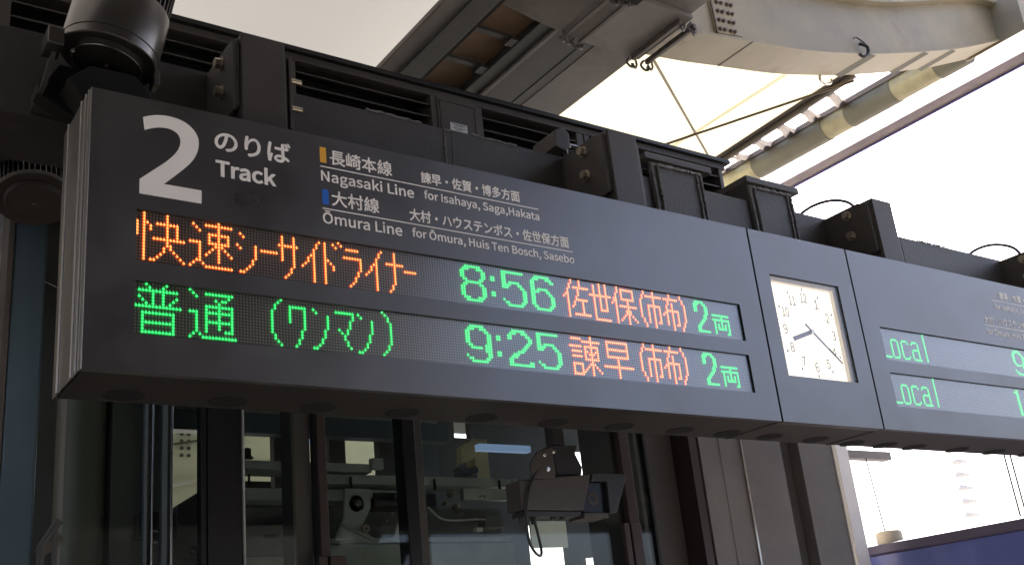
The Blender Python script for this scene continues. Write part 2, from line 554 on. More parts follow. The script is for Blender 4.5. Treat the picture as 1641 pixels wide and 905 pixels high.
RYO = ("230 1 234 1;229 2 231 2;229 3 230 3;229 4 230 4;229 5 230 5;234 2 235 2;235 3 236 3;235 4 236 4;235 5 236 5;235 6 236 6;234 7 235 7;234 8 235 8;233 9 234 9;232 10 233 10;231 11 232 11;230 12 231 12;230 13 231 13;230 14 236 14;"
       "239 6 248 6;244 7;239 8 248 8;240 8 240 14;248 8 248 14;247 14;242 10 242 12;246 10 246 12;242 12 246 12;244 8 244 12")
FU = "3 0;4 1;1 2 12 2;9 0;8 1;5 2 5 6;8 2 8 6;1 4;2 5;3 6;12 4;11 5;10 6;0 7 13 7;2 9 11 9;2 12 11 12;2 15 11 15;2 9 2 15;11 9 11 15"
TSU = "16 0;17 1;18 2;16 7 18 7;18 7 18 13;17 14;16 15;19 14;20 15 30 15;21 1 29 1;28 2;27 3;26 3;24 3;25 4 25 12;21 5 29 5;21 7 29 7;21 10 29 10;21 5 21 13;29 5 29 13;27 13 29 13"
WAN = ("45 0;44 1;43 2 43 3;42 4 42 11;43 12 43 13;44 14;45 15;48 2 53 2;48 2 48 7;53 2 53 9;52 10 52 12;51 13 51 14;50 15;"
       "56 2;57 3;61 4 61 8;60 9 60 11;59 12 59 13;58 14;57 15;56 15;64 2 70 2;70 2 70 4;69 5 69 7;68 8 68 9;65 8;66 9;67 10 67 11;68 12 68 13;69 14;"
       "72 2;73 3;77 4 77 8;76 9 76 11;75 12 75 13;74 14;73 15;72 15;81 0;82 1;83 2 83 3;84 4 84 11;83 12 83 13;82 14;81 15")
ISAHAYA = ("161 1 165 1;160 4 165 4;161 6 165 6;161 8 165 8;161 11 165 11;161 15 165 15;161 11 161 15;165 11 165 15;166 2 174 2;170 0 170 15;167 4 173 4;167 9 173 9;167 4 167 9;173 4 173 9;168 6;169 7;172 6;171 7;"
           "169 11 171 11;168 12;167 13;166 14;172 12;173 13;174 14;178 1 188 1;178 4 188 4;178 7 188 7;178 1 178 7;188 1 188 7;176 11 190 11;183 8 183 15")
LOCAL = "1 0 1 14;1 14 6 14;9 5 12 5;8 6 8 13;13 6 13 13;9 14 12 14;17 5 20 5;16 6 16 13;21 6;21 13;17 14 20 14;24 6;25 5 28 5;29 6 29 14;25 9 29 9;24 10 24 13;25 14 29 14;30 14;35 0 35 14"

def time_cells(s, row):
    out = set()
    pos = {'8:56': (114, 127, 132, 145), '9:25': (114, 127, 132, 145)}[s]
    for ch, c0 in zip(s, pos):
        out |= digit(ch, c0)
    return out

rows1 = [
    (strokes(KAI) | strokes(SOKU) | strokes(SEASIDE) | strokes(SASEBO) | strokes(ICHI), time_cells('8:56', 0) | strokes(RYO)),
    (strokes(ISAHAYA) | strokes(ICHI, -4, 0), strokes(FU) | strokes(TSU) | strokes(WAN) | time_cells('9:25', 1) | strokes(RYO)),
]
rows2 = [
    (set(), strokes(LOCAL) | digit('9', 114)),
    (set(), strokes(LOCAL) | digit('1', 105)),
]
BZ, TZ = 2.492, 3.397
DISP = [(3.010, 2.841), (2.778, 2.609)]

def plate(mb, x0, x1, z0, z1, holes, y0, th):
    xs = sorted({x0, x1, *[h[0] for h in holes], *[h[1] for h in holes]})
    zs = sorted({z0, z1, *[h[2] for h in holes], *[h[3] for h in holes]})
    for i in range(len(xs) - 1):
        for j in range(len(zs) - 1):
            cx, cz = (xs[i] + xs[i + 1]) / 2, (zs[j] + zs[j + 1]) / 2
            if any(h[0] < cx < h[1] and h[2] < cz < h[3] for h in holes):
                continue
            mb.add([(xs[i], y0, zs[j]), (xs[i + 1], y0, zs[j]), (xs[i + 1], y0, zs[j + 1]), (xs[i], y0, zs[j + 1])], [(0, 1, 2, 3)])
    for (a, b, c, e) in [(x0, x1, z0, z1)]:
        mb.add([(a, y0, c), (b, y0, c), (b, y0 + th, c), (a, y0 + th, c)], [(3, 2, 1, 0)])
        mb.add([(a, y0, e), (b, y0, e), (b, y0 + th, e), (a, y0 + th, e)], [(0, 1, 2, 3)])
        mb.add([(a, y0, c), (a, y0 + th, c), (a, y0 + th, e), (a, y0, e)], [(0, 1, 2, 3)][::-1])
        mb.add([(b, y0, c), (b, y0 + th, c), (b, y0 + th, e), (b, y0, e)], [(0, 1, 2, 3)])
    for (a, b, c, e) in holes:
        mb.add([(a, y0, c), (b, y0, c), (b, y0 + th, c), (a, y0 + th, c)], [(0, 1, 2, 3)], 1)
        mb.add([(a, y0, e), (b, y0, e), (b, y0 + th, e), (a, y0 + th, e)], [(0, 1, 2, 3)], 1)
        mb.add([(a, y0, c), (a, y0 + th, c), (a, y0 + th, e), (a, y0, e)], [(0, 1, 2, 3)], 1)
        mb.add([(b, y0, c), (b, y0 + th, c), (b, y0 + th, e), (b, y0, e)], [(0, 1, 2, 3)], 1)

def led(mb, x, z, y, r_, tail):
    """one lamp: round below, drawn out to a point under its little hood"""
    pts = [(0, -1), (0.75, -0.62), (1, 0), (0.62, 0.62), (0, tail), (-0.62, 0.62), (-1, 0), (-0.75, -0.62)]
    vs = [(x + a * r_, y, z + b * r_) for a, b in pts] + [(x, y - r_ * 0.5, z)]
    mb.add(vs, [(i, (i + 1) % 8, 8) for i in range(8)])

def display(root, X, zt, zb, org, grn):
    D = 0.022
    MB().box(X + 0.1435, X + 2.7565, 0.008, 0.011, zb + 0.0005, zt - 0.0005).build('cover_pane', 'dispglass', root)
    brd = MB().box(X + 0.09, X + 2.82, D, D + 0.012, zb - 0.03, zt + 0.012).build('led_board', 'board', root)
    x0, z0 = X + 0.1506, zt - 0.002
    off = MB()
    for c in range(-3, 258):
        for r_ in range(16):
            if (c, r_) in org or (c, r_) in grn:
                continue
            x, z, q = x0 + c * PITCH, z0 - r_ * RP, 0.0024
            off.add([(x - q, D - 0.0015, z - q), (x + q, D - 0.0015, z - q), (x + q, D - 0.0015, z + q), (x - q, D - 0.0015, z + q)], [(0, 1, 2, 3)])
    off.build('unlit_lamps', 'unlit', brd, kind='stuff')
    for cells, nm, ring, core in ((org, 'orange_lamps', 'orange_bloom', 'orange_core'), (grn, 'green_lamps', 'green_bloom', 'green_core')):
        if not cells:
            continue
        a = MB()
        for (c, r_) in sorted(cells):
            led(a, x0 + c * PITCH, z0 - r_ * RP, D - 0.002, 0.0062, 1.7)  # wider, dimmer glowing shape imitates the bloom around a lit lamp
        k = len(a.f)
        for (c, r_) in sorted(cells):
            led(a, x0 + c * PITCH, z0 - r_ * RP - 0.0004, D - 0.0056, 0.0041, 1.35)
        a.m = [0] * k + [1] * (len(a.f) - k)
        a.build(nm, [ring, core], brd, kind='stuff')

def two_shape():
    o = [(0.156, 3.327), (0.174, 3.336), (0.198, 3.3445), (0.228, 3.349), (0.258, 3.348), (0.287, 3.3405), (0.310, 3.326), (0.327, 3.305), (0.3345, 3.281), (0.3335, 3.256), (0.327, 3.232), (0.311, 3.201), (0.284, 3.169), (0.254, 3.137), (0.224, 3.107),
         (0.344, 3.107), (0.344, 3.061), (0.149, 3.061), (0.149, 3.110), (0.174, 3.133), (0.204, 3.161), (0.235, 3.191), (0.259, 3.221), (0.271, 3.244), (0.275, 3.265), (0.272, 3.282), (0.262, 3.295), (0.244, 3.303), (0.223, 3.304), (0.201, 3.300), (0.182, 3.293), (0.161, 3.282)]
    outer = [o[i] for i in range(0, 15)]
    inner = [o[i] for i in range(31, 17, -1)]
    mb = MB()
    # stroke as a strip between the outer and inner outline, then the foot
    n = 60
    def samp(pl):
        pl = smoothline([(p[0], 0, p[1]) for p in pl], 8)
        L = [0]
        for i in range(1, len(pl)):
            L.append(L[-1] + (pl[i] - pl[i - 1]).length)
        out = []
        for k in range(n + 1):
            t = L[-1] * k / n
            i = max(j for j in range(len(L)) if L[j] <= t + 1e-9)
            i = min(i, len(pl) - 2)
            u = (t - L[i]) / max(L[i + 1] - L[i], 1e-9)
            out.append(pl[i].lerp(pl[i + 1], u))
        return out
    A, B = samp(outer), samp(inner)
    vs = [(p.x, -0.0014, p.z) for p in A] + [(p.x, -0.0014, p.z) for p in B]
    mb.add(vs, [(i, i + 1, n + 2 + i, n + 1 + i) for i in range(n)])
    mb.add([(0.149, -0.0014, 3.061), (0.344, -0.0014, 3.061), (0.344, -0.0014, 3.107), (0.224, -0.0014, 3.107), (0.149, -0.0014, 3.110)], [(0, 1, 2, 3, 4)])
    return mb

def board_body(root, X0, X1, clock=False, left_end=False):
    """housing behind a face plate: soffit with round vents, top, back"""
    MB().box(X0 + 0.010, X1 - 0.006, 0.026, 0.338, BZ + 0.004, BZ + 0.020).build('soffit', 'soffit', root)
    MB().box(X0 + 0.006, X1 - 0.004, 0.026, 0.345, TZ - 0.014, TZ - 0.002).build('top_cover', 'steel', root)
    MB().box(X0 + 0.006, X1 - 0.004, 0.330, 0.345, BZ + 0.022, TZ - 0.016).build('back_cover', 'steel', root)
    MB().box(X0 + 0.006, X1 - 0.004, 0.028, 0.036, BZ + 0.004, BZ + 0.026).build('drip_strip', 'gap', root)

def soffit_vent(root, x, y):
    m = MB()
    m.lathe((x, y, BZ + 0.0035), (0, 0, -1), [(0.062, 0), (0.062, 0.003), (0.054, 0.003), (0.052, -0.0005)], 28)
    for k in range(-3, 4):
        hw = math.sqrt(max(0.052 ** 2 - (k * 0.014) ** 2, 0))
        m.box(x - hw, x + hw, y + k * 0.014 - 0.003, y + k * 0.014 + 0.003, BZ + 0.0005, BZ + 0.0035)
    m.build('round_vent', 'gap', root)

def make_board(X0, X1, rows, label):
    root = thing('departure_board', label, 'departure board', (X0, 0.17, BZ))
    fp = MB()
    holes = [(X0 + 0.143, X0 + 2.757, b, t) for t, b in DISP]
    plate(fp, X0 + (0.0 if X0 == 0 else 0.006), X1 - 0.006, BZ, TZ, holes, 0.0, 0.026)
    fp.build('face_plate', ['panel', 'gap'], root)
    board_body(root, X0, X1)
    MB().box(X1 - 0.006, X1 + 0.006, 0.020, 0.34, BZ + 0.001, TZ - 0.001).build('joint_strip', 'gap', root)
    for (t, b), (o_, g_) in zip(DISP, rows):
        display(root, X0, t, b, o_, g_)
    return root

b1 = make_board(0.0, 2.896, rows1, 'charcoal departure board lettered 2 Track with orange and green lit rows, left of the clock')
# end profiles on the open left end of the first board
e = MB()
e.box(-0.003, -0.0005, 0.0, 0.034, BZ - 0.001, TZ)
e.box(-0.004, -0.0005, 0.048, 0.330, BZ - 0.001, TZ)
e.build('end_cover', 'alu', b1, bevel=0.001)
for yy, rr in ((0.100, 0.006), (0.262, 0.007), (0.052, 0.004), (0.022, 0.003)):
    MB().tube([(-0.004, yy, BZ), (-0.004, yy, TZ)], rr, 10).build('end_ridge', 'alu', b1)
MB().box(-0.0005, 0.006, 0.034, 0.048, BZ, TZ).build('end_groove', 'gap', b1)
for x in (0.19, 0.52, 0.84, 1.17, 1.51, 1.85, 2.19, 2.53, 2.82):
    soffit_vent(b1, x, 0.255)
two_shape().build('lettering', 'white', b1)
lettering('のりば', .389, .651, 3.263, 3.337, 'white', b1, off=0.0, bold=0.0022)
lettering('Track', .390, .599, 3.169, 3.227, 'white', b1, latin=True, off=0.012)
lettering('長崎本線', .800, 1.044, 3.294, 3.351, 'white', b1, off=0.0, bold=0.0011)
lettering('Nagasaki Line', .763, 1.130, 3.2245, 3.264, 'white', b1, latin=True, off=0.006)
lettering('諫早・佐賀・博多方面', 1.166, 1.608, 3.294, 3.340, 'white', b1, off=0.0, bold=0.0011)
lettering('for Isahaya, Saga,Hakata', 1.173, 1.695, 3.231, 3.2635, 'white', b1, latin=True, off=0.006)
lettering('大村線', .800, .982, 3.137, 3.193, 'white', b1, off=0.0, bold=0.0011)
lettering('Ōmura Line', .763, 1.070, 3.066, 3.106, 'white', b1, latin=True, off=0.006)
lettering('大村・ハウステンボス・佐世保方面', 1.106, 1.826, 3.134, 3.181, 'white', b1, off=0.0, bold=0.0011)
lettering('for Ōmura, Huis Ten Bosch, Sasebo', 1.111, 1.845, 3.071, 3.1035, 'white', b1, latin=True, off=0.006)
def flat(x0, x1, z0, z1, m, root, name, y=-0.0012):
    MB().add([(x0, y, z0), (x1, y, z0), (x1, y, z1), (x0, y, z1)], [(0, 1, 2, 3)]).build(name, m, root)
flat(.762, 1.695, 3.2775, 3.2815, 'white', b1, 'rule_line')
flat(.764, 1.843, 3.1185, 3.1225, 'white', b1, 'rule_line')
flat(.762, .786, 3.295, 3.354, 'orange', b1, 'line_colour_mark')
flat(.764, .788, 3.137, 3.193, 'blue', b1, 'line_colour_mark')

b2 = make_board(3.593, 6.489, rows2, 'charcoal departure board with two green Local rows, right of the clock')
for x in (3.72, 3.98, 4.22, 4.60, 4.95, 5.3, 5.65, 6.0):
    soffit_vent(b2, x, 0.285)
lettering('諫早・佐賀・博多方面', 4.902, 5.345, 3.294, 3.338, 'white', b2, off=0.0, bold=0.0011)
lettering('for Isahaya, Saga,Hakata', 4.826, 5.348, 3.229, 3.261, 'white', b2, latin=True, off=0.006)
lettering('大村・ハウステンボス・佐世保方面', 4.690, 5.410, 3.133, 3.177, 'white', b2, off=0.0, bold=0.0011)
lettering('for Ōmura, Huis Ten Bosch, Sasebo', 4.686, 5.420, 3.069, 3.1015, 'white', b2, latin=True, off=0.006)
flat(4.815, 5.76, 3.2765, 3.2805, 'white', b2, 'rule_line')
flat(4.681, 5.76, 3.1185, 3.1225, 'white', b2, 'rule_line')

ck = thing('platform_clock', 'square lit station clock built into the sign between the two boards', 'clock', (3.245, 0.17, BZ))
cp = MB()
CH = (2.994, 3.477, 2.705, 3.187)
plate(cp, 2.902, 3.587, BZ, TZ, [CH], 0.0, 0.045)
cp.build('face_plate', ['panel', 'gap'], ck)
board_body(ck, 2.896, 3.593, True)
MB().box(3.587, 3.599, 0.020, 0.34, BZ + 0.001, TZ - 0.001).build('joint_strip', 'gap', ck)
for x in (3.10, 3.42):
    soffit_vent(ck, x, 0.26)
Yd = 0.042
fr = MB()
g = 0.003
for (a, b, c, e_) in ((CH[0] - g, CH[0], CH[2], CH[3]), (CH[1], CH[1] + g, CH[2], CH[3])):
    fr.box(a, b, 0.004, Yd + 0.02, c, e_)
fr.box(CH[0] - g, CH[1] + g, 0.004, Yd + 0.02, CH[3], CH[3] + g)
fr.box(CH[0] - g, CH[1] + g, 0.004, Yd + 0.02, CH[2] - g, CH[2])
inn = MB()
inn.box(CH[1] - 0.022, CH[1] - 0.0005, 0.022, Yd, CH[2], CH[3])
inn.box(CH[0] + 0.0005, CH[1] - 0.0225, 0.022, Yd, CH[3] - 0.020, CH[3])
inn.build('inner_frame', 'recess', ck)
dial = MB().box(CH[0] - 0.01, CH[1] + 0.01, Yd, Yd + 0.012, CH[2] - 0.01, CH[3] + 0.01).build('dial', 'dial', ck)
ccx, ccz, cr = 3.253, 2.944, 0.212
for i in range(1, 13):
    a = math.radians(90 - 30 * i)
    rr = cr * 0.80
    h = 0.046
    wd = h * 0.55 * (1.75 if i > 9 else 1)
    x, z = ccx + math.cos(a) * rr, ccz + math.sin(a) * rr
    lettering(str(i), x - wd / 2, x + wd / 2, z - h / 2, z + h / 2, 'numeral', dial, y=Yd - 0.0012, off=0.0, bold=0.0006, name='numeral')
tk = MB()
for i in range(60):
    a = math.radians(6 * i)
    big = i % 5 == 0
    w2, l2 = (0.0045, 0.014) if big else (0.0015, 0.011)
    dx_, dz_ = math.sin(a), math.cos(a)
    px_, pz_ = dz_, -dx_
    c0, c1 = (cr - l2 * 0.5), (cr + l2 * 0.5)
    pts = [(ccx + dx_ * c0 + px_ * s * w2, Yd - 0.0012, ccz + dz_ * c0 + pz_ * s * w2) for s in (-1, 1)] + \
          [(ccx + dx_ * c1 + px_ * s * w2, Yd - 0.0012, ccz + dz_ * c1 + pz_ * s * w2) for s in (1, -1)]
    tk.add(pts, [(0, 1, 2, 3)])
tk.build('minute_marks', 'numeral', dial, kind='stuff')
def hand(name, ang, l0, l1, w0, w1, y, m, parent=ck):
    a = math.radians(ang)
    dx_, dz_ = math.sin(a), math.cos(a)
    px_, pz_ = dz_, -dx_
    pts = [(ccx + dx_ * l0 - px_ * w0, ccz + dz_ * l0 - pz_ * w0), (ccx + dx_ * l0 + px_ * w0, ccz + dz_ * l0 + pz_ * w0),
           (ccx + dx_ * l1 + px_ * w1, ccz + dz_ * l1 + pz_ * w1), (ccx + dx_ * l1 - px_ * w1, ccz + dz_ * l1 - pz_ * w1)]
    MB().prism(pts, 'y', y, y + 0.002).build(name, m, parent)
hh = hand('hour_hand', 30 * 8.36, 0.0, 0.145, 0.0105, 0.0105, Yd - 0.010, 'hand')
hand('minute_hand', 129, -0.052, 0.12, 0.006, 0.0055, Yd - 0.015, 'hand')
hand('minute_hand_tip', 129, 0.12, 0.225, 0.0060, 0.0040, Yd - 0.0155, 'handred')
MB().tube([(ccx, Yd - 0.02, ccz), (ccx, Yd, ccz)], 0.010, 20).build('hand_pivot', 'chrome', ck)
MB().box(CH[0] + 0.0005, CH[1] - 0.0005, 0.006, 0.009, CH[2] + 0.0005, CH[3] - 0.0005).build('cover_glass', 'coverglass', ck)

# ------------------------------------------------------------------ girder behind the boards
gd = thing('sign_girder', 'long charcoal box girder running behind and above the boards', 'girder', (3.0, 0.585, 3.487))
MB().box(-6.0, 9.5, 0.420, 0.745, 3.500, 3.823).build('web_box', 'girder', gd, bevel=0.002)
MB().box(-6.0, 9.5, 0.414, 0.751, 3.487, 3.4985).build('bottom_flange', 'steel', gd, bevel=0.001)
def bead(pts, r_, root, name='weld_bead'):
    P_ = []
    for i in range(len(pts) - 1):
        a, b = Vector(pts[i]), Vector(pts[i + 1])
        n = max(int((b - a).length / 0.012), 1)
        for k in range(n):
            P_.append(a.lerp(b, k / n) + Vector((random.uniform(-.003, .003), random.uniform(-.001, .001), random.uniform(-.003, .003))))
    P_.append(Vector(pts[-1]))
    MB().tube(P_, [r_ * random.uniform(0.6, 1.25) for _ in P_], 6).build(name, 'weld', root)
bead([(1.19, .420, 3.828), (1.30, .420, 3.826), (1.45, .420, 3.824)], 0.006, gd)
bead([(1.71, .420, 3.826), (1.80, .420, 3.824), (1.95, .420, 3.823)], 0.006, gd)
bead([(1.565, .420, 3.815), (1.562, .419, 3.68), (1.56, .420, 3.50)], 0.006, gd)
bead([(1.605, .420, 3.82), (1.602, .419, 3.68), (1.60, .420, 3.50)], 0.003, gd)
bead([(1.565, .418, 3.818), (1.605, .418, 3.82)], 0.006, gd)
bead([(4.76, .420, 3.822), (4.762, .419, 3.50)], 0.002, gd)
for (a, b) in ((4.36, 4.43), (4.93, 5.25)):
    bead([(a, .42, 3.826), (b, .42, 3.826)], 0.005, gd)

# cross beams butting through the girder, end plates framed by weld
def cross_beam(x0, x1, top, cap, label):
    t = thing('cross_beam', label, 'beam', ((x0 + x1) / 2, 1.0, 3.5), 'cross beams passing over the sign girder')
    MB().box(x0, x1, 0.406, 0.418, 3.49, top).build('end_plate', 'girder', t, bevel=0.002)
    MB().box(x0 + .02, x1 - .02, 0.7465, 2.6, 3.51, top - 0.03).build('beam_body', 'steel', t)
    if cap == 2:
        MB().box(x0 - 0.02, x1 + 0.05, 0.385, 2.6, top + 0.004, top + 0.040).build('cap_plate', 'steel', t, bevel=0.003)
    else:
        MB().box(x0 - 0.03, x1 + 0.07, 0.395, 0.50, top + 0.012, top + 0.045).build('cap_plate', 'steel', t, bevel=0.003)
    for xx, rr in ((x0 + 0.012, 0.009), (x0 + 0.050, 0.010), (x1 - 0.012, 0.009), (x1 - 0.040, 0.008)):
        bead([(xx, .402, top - 0.010), (xx + 0.004, .401, (top + 3.5) / 2), (xx + 0.002, .402, 3.5)], rr, t)
    bead([(x0 + .01, .402, top - 0.012), (x1 - .01, .402, top - 0.010)], 0.011, t)
    return t
cross_beam(2.755, 3.115, 3.905, 1, 'cross beam end with weld seams just right of the second bracket')
cross_beam(3.455, 3.800, 3.915, 2, 'cross beam end with flat cap plate above the clock')

# brackets that carry the sign
def make_bracket():
    t = thing('sign_bracket', 'first bolted hanger bracket from the left, above the words on the Track 2 board', 'bracket', (0.526, 0.26, 3.397), 'bolted brackets carrying the sign')
    x0, x1 = 0.526, 0.690
    m = MB()
    m.box(x0, x1, 0.100, 0.108, 3.398, 3.812)
    m.box(x0, x0 + 0.008, 0.1085, 0.19, 3.398, 3.812)
    m.box(x1 - 0.008, x1, 0.1085, 0.19, 3.398, 3.812)
    m.box(x0 + .0085, x1 - .0085, 0.1085, 0.19, 3.804, 3.812)
    m.build('post', 'steel', t, bevel=0.003)
    for s, xa in ((-1, x0 - 0.014), (1, x1 + 0.026)):
        MB().prism([(0.19, 3.812), (0.419, 3.812), (0.419, 3.505), (0.27, 3.470), (0.118, 3.52), (0.118, 3.79)] if s < 0 else [(0.13, 3.78), (0.419, 3.78), (0.419, 3.48), (0.13, 3.48)], 'x', xa, xa + 0.012).build('side_plate', 'steel', t, bevel=0.002)
    MB().box(x0 - 0.024, x0 - 0.0145, 0.120, 0.175, 3.505, 3.785).build('edge_bar', 'steel', t, bevel=0.002)
    MB().box(x1 + 0.001, x1 + 0.025, 0.14, 0.19, 3.44, 3.78).build('edge_bar', 'steel', t, bevel=0.002)
    for z in (3.768, 3.650):
        MB().bolt((x0 - 0.0145, 0.262, z), (-1, 0, 0), 0.020, 0.022).build('bolt', 'bolt', t)
        MB().bolt((x1 + 0.0385, 0.240, z - 0.015), (1, 0, 0), 0.022, 0.022, shaft=0.06).build('bolt', 'bolt', t)
    return t
br = make_bracket()
dup(br, 1.693, 'second bolted hanger bracket, between the small cable clamp and the first cross beam end')
dup(br, 3.546, 'third bolted hanger bracket, above the clock end of the Local board')
dup(br, 5.286, 'fourth bolted hanger bracket, cut by the right edge of the photo')

# ------------------------------------------------------------------ small clamp and cables on the girder
t = thing('cable_clamp', 'small wedge shaped clamp on the girder left of the second bracket', 'clamp', (2.16, 0.38, 3.82))
MB().prism([(2.145, 3.845), (2.155, 3.93), (2.20, 3.955), (2.232, 3.925), (2.232, 3.86), (2.205, 3.83)], 'y', 0.375, 0.56).build('clamp_body', 'steel', t, bevel=0.003)
MB().box(2.2325, 2.30, 0.40, 0.415, 3.885, 3.891).build('clamp_tongue', 'chrome', t)
MB().bolt((2.232, 0.395, 3.868), (1, 0, 0), 0.008, 0.01).build('bolt', 'bolt', t)
tag(MB().tube(smoothline([(2.215, 0.40, 3.86), (2.222, 0.395, 3.75), (2.218, 0.39, 3.6), (2.225, 0.38, 3.42)]), 0.013, 8).build('cable', 'cable'), 'black cable dropping from the small clamp to the sign top', 'cable')
tag(MB().tube(smoothline([(3.93, 0.55, 3.82), (4.0, 0.45, 3.89), (4.08, 0.36, 3.91), (4.13, 0.28, 3.87), (4.16, 0.24, 3.78)]), 0.009, 8).build('cable', 'purple'), 'thin looped cable arching into the third bracket', 'cable')
tag(MB().tube(smoothline([(5.62, 0.60, 3.82), (5.68, 0.50, 3.90), (5.75, 0.40, 3.915), (5.80, 0.30, 3.86), (5.82, 0.26, 3.75)]), 0.010, 8).build('cable', 'purple'), 'thin looped cable arching into the fourth bracket at the right edge', 'cable')

# ------------------------------------------------------------------ louvred band of the lift tower
lv = thing('louvre_screen', 'black louvred duct with thin horizontal slats behind the girder', 'louvre', (2.1, 1.35, 3.8))
MB().box(-0.07, 4.33, 1.45, 1.60, 3.84, 4.60).build('back_panel', 'black', lv)
MB().box(-0.09, 4.36, 1.30, 1.46, 4.600, 4.640).build('top_rail', 'steel', lv, bevel=0.002)
MB().box(-0.11, 4.40, 1.275, 1.62, 4.642, 4.668).build('cap_flashing', 'frame', lv, bevel=0.002)
MB().box(-0.07, 4.33, 1.31, 1.45, 3.80, 3.84).build('bottom_rail', 'steel', lv)
for xa, xb in ((-0.09, -0.04), (1.02, 1.05), (1.235, 1.29), (2.085, 2.12), (2.385, 2.42), (3.10, 3.15), (3.16, 3.2), (4.30, 4.33)):
    MB().box(xa, xb, 1.302, 1.45, 3.84, 4.599).build('mullion', 'steel', lv, bevel=0.002)
for (xa, xb) in ((-0.04, 1.02), (1.29, 2.085), (2.42, 3.10), (3.2, 4.30)):
    for k in range(7):
        z = 4.545 - 0.075 * k
        MB().add([(xa, 1.312, z - 0.005), (xb, 1.312, z - 0.005), (xb, 1.312, z + 0.002), (xa, 1.312, z + 0.002), (xa, 1.43, z + 0.045), (xb, 1.43, z + 0.045), (xb, 1.43, z + 0.052), (xa, 1.43, z + 0.052)],
                 [(0, 1, 2, 3), (0, 4, 5, 1), (3, 2, 6, 7), (4, 7, 6, 5)]).build('slat', 'frame_slat' if 'frame_slat' in MT else 'steel', lv)
dr = MB().box(2.121, 2.384, 1.296, 1.312, 3.86, 4.598).build('access_door', 'steel', lv, bevel=0.002)
fm = MB()
for a in ((2.13, 2.376, 4.578, 4.584), (2.13, 2.376, 3.9, 3.906)):
    fm.box(a[0], a[1], 1.292, 1.2958, a[2], a[3])
fm.box(2.136, 2.142, 1.292, 1.2958, 3.907, 4.577)
fm.box(2.364, 2.370, 1.292, 1.2958, 3.907, 4.577)
fm.build('door_rim', 'steel', dr)
MB().bolt((2.158, 1.296, 4.50), (0, -1, 0), 0.007, 0.008).build('lock', 'chrome', dr)
st = MB().box(2.195, 2.305, 1.2935, 1.2958, 4.405, 4.455).build('label_plate', 'sticker', dr)
ik = MB()
for z, a, b in ((4.447, .205, .29), (4.438, .225, .275), (4.425, .21, .29), (4.415, .22, .27)):
    x = 2.0 + a
    while x < 2.0 + b:
        ik.box(x, x + 0.005, 1.2925, 1.2934, z - 0.0025, z + 0.0025)
        x += 0.0075
ik.build('label_print', 'ink', dr, kind='stuff')
# ------------------------------------------------------------------ floodlight over the left end
def floodlight(c, ax, s, label, hm='lamp', short=False):
    c, ax = Vector(c), Vector(ax).normalized()
    t = thing('floodlight', label, 'lamp', c, 'round floodlights with finned tops')
    MB().lathe(c, ax, [(0.118 * s, 0.002), (0.153 * s, 0.0), (0.157 * s, 0.003), (0.157 * s, 0.030), (0.154 * s, 0.031), (0.154 * s, 0.034), (0.158 * s, 0.035), (0.158 * s, 0.20), (0.156 * s, 0.204), (0.0, 0.204)] if not short else [(0.118, 0.002), (0.156, 0.0), (0.158, 0.003), (0.158, 0.022), (0.0, 0.024)], 64).build('housing', hm, t)
    MB().lathe(c, ax, [(0.0, -0.020), (0.100 * s, -0.020), (0.112 * s, -0.014), (0.1185 * s, -0.002), (0.1185 * s, 0.004)], 64).build('lens_cover', hm if short else 'lampdark', t)
    MB().lathe(c, ax, [(0.108 * s, -0.0195), (0.110 * s, -0.022), (0.113 * s, -0.021), (0.114 * s, -0.0185)], 64).build('bezel', hm, t)
    u = ax.orthogonal().normalized()
    v_ = ax.cross(u)
    fins = MB()
    fz = 0.14 if short else 0.32
    for k in range(44):
        a = 2 * math.pi * k / 44
        d_ = u * math.cos(a) + v_ * math.sin(a)
        p0, p1 = c + d_ * 0.075 * s + ax * fz, c + d_ * 0.155 * s + ax * fz
        fins = MB()
        fins.obox(p0, p1, 0.0045, 0.23, up=ax)
        fins.build('fin', 'fin', t)
    MB().lathe(c, ax, [(0.0, fz - 0.113), (0.08 * s, fz - 0.113), (0.08 * s, fz + 0.12), (0.0, fz + 0.12)], 40).build('core', 'black', t)
    MB().lathe(c, ax, [(0.10 * s, fz + 0.121), (0.158 * s, fz + 0.121), (0.158 * s, fz + 0.135), (0.0, fz + 0.14)], 48).build('top_plate', hm, t)
    MB().tube([c - ax * 0.0205, c - ax * 0.026], 0.006, 8).build('screw', 'bolt', t)
    return t
AX1 = Vector((0.20, -0.04, 1.0))
fl = floodlight((0.088, 0.175, 3.617), AX1, 1.0, 'grey round floodlight with black cooling fins above the left end of the Track 2 board')
m = MB()
m.prism([(-0.115, 3.475), (0.02, 3.40), (0.235, 3.51), (0.265, 3.60), (0.22, 3.585), (-0.05, 3.60)], 'y', 0.235, 0.3).build('mount_plate', 'lampdark', fl, bevel=0.003)
MB().prism([(0.02, 3.401), (0.225, 3.401), (0.215, 3.50), (0.16, 3.55), (0.02, 3.55), (-0.05, 3.48)], 'y', 0.12, 0.234).build('ballast_box', 'lampdark', fl, bevel=0.006)
MB().box(-0.112, -0.062, 0.12, 0.22, 3.60, 3.665).build('hinge_block', 'lamp', fl, bevel=0.004)
MB().obox((-0.082, 0.2, 3.60), (-0.105, 0.2, 3.47), 0.014, 0.06, up=(0, 1, 0)).build('side_arm', 'steel', fl)
MB().bolt((-0.045, 0.08, 3.56), (0, -1, 0), 0.005, 0.006).build('bolt', 'chrome', fl)
MB().box(0.232, 0.252, 0.14, 0.2, 3.545, 3.60).build('latch', 'lamp', fl, bevel=0.003)
MB().box(-0.1, 0.2, 0.3005, 0.4125, 3.50, 3.56).build('wall_arm', 'steel', fl)
floodlight((0.118, 1.42, 3.660), (0.03, 0.36, 1), 1.0, 'dark round floodlight seen from below behind the left end of the sign', 'lampbrown', True)

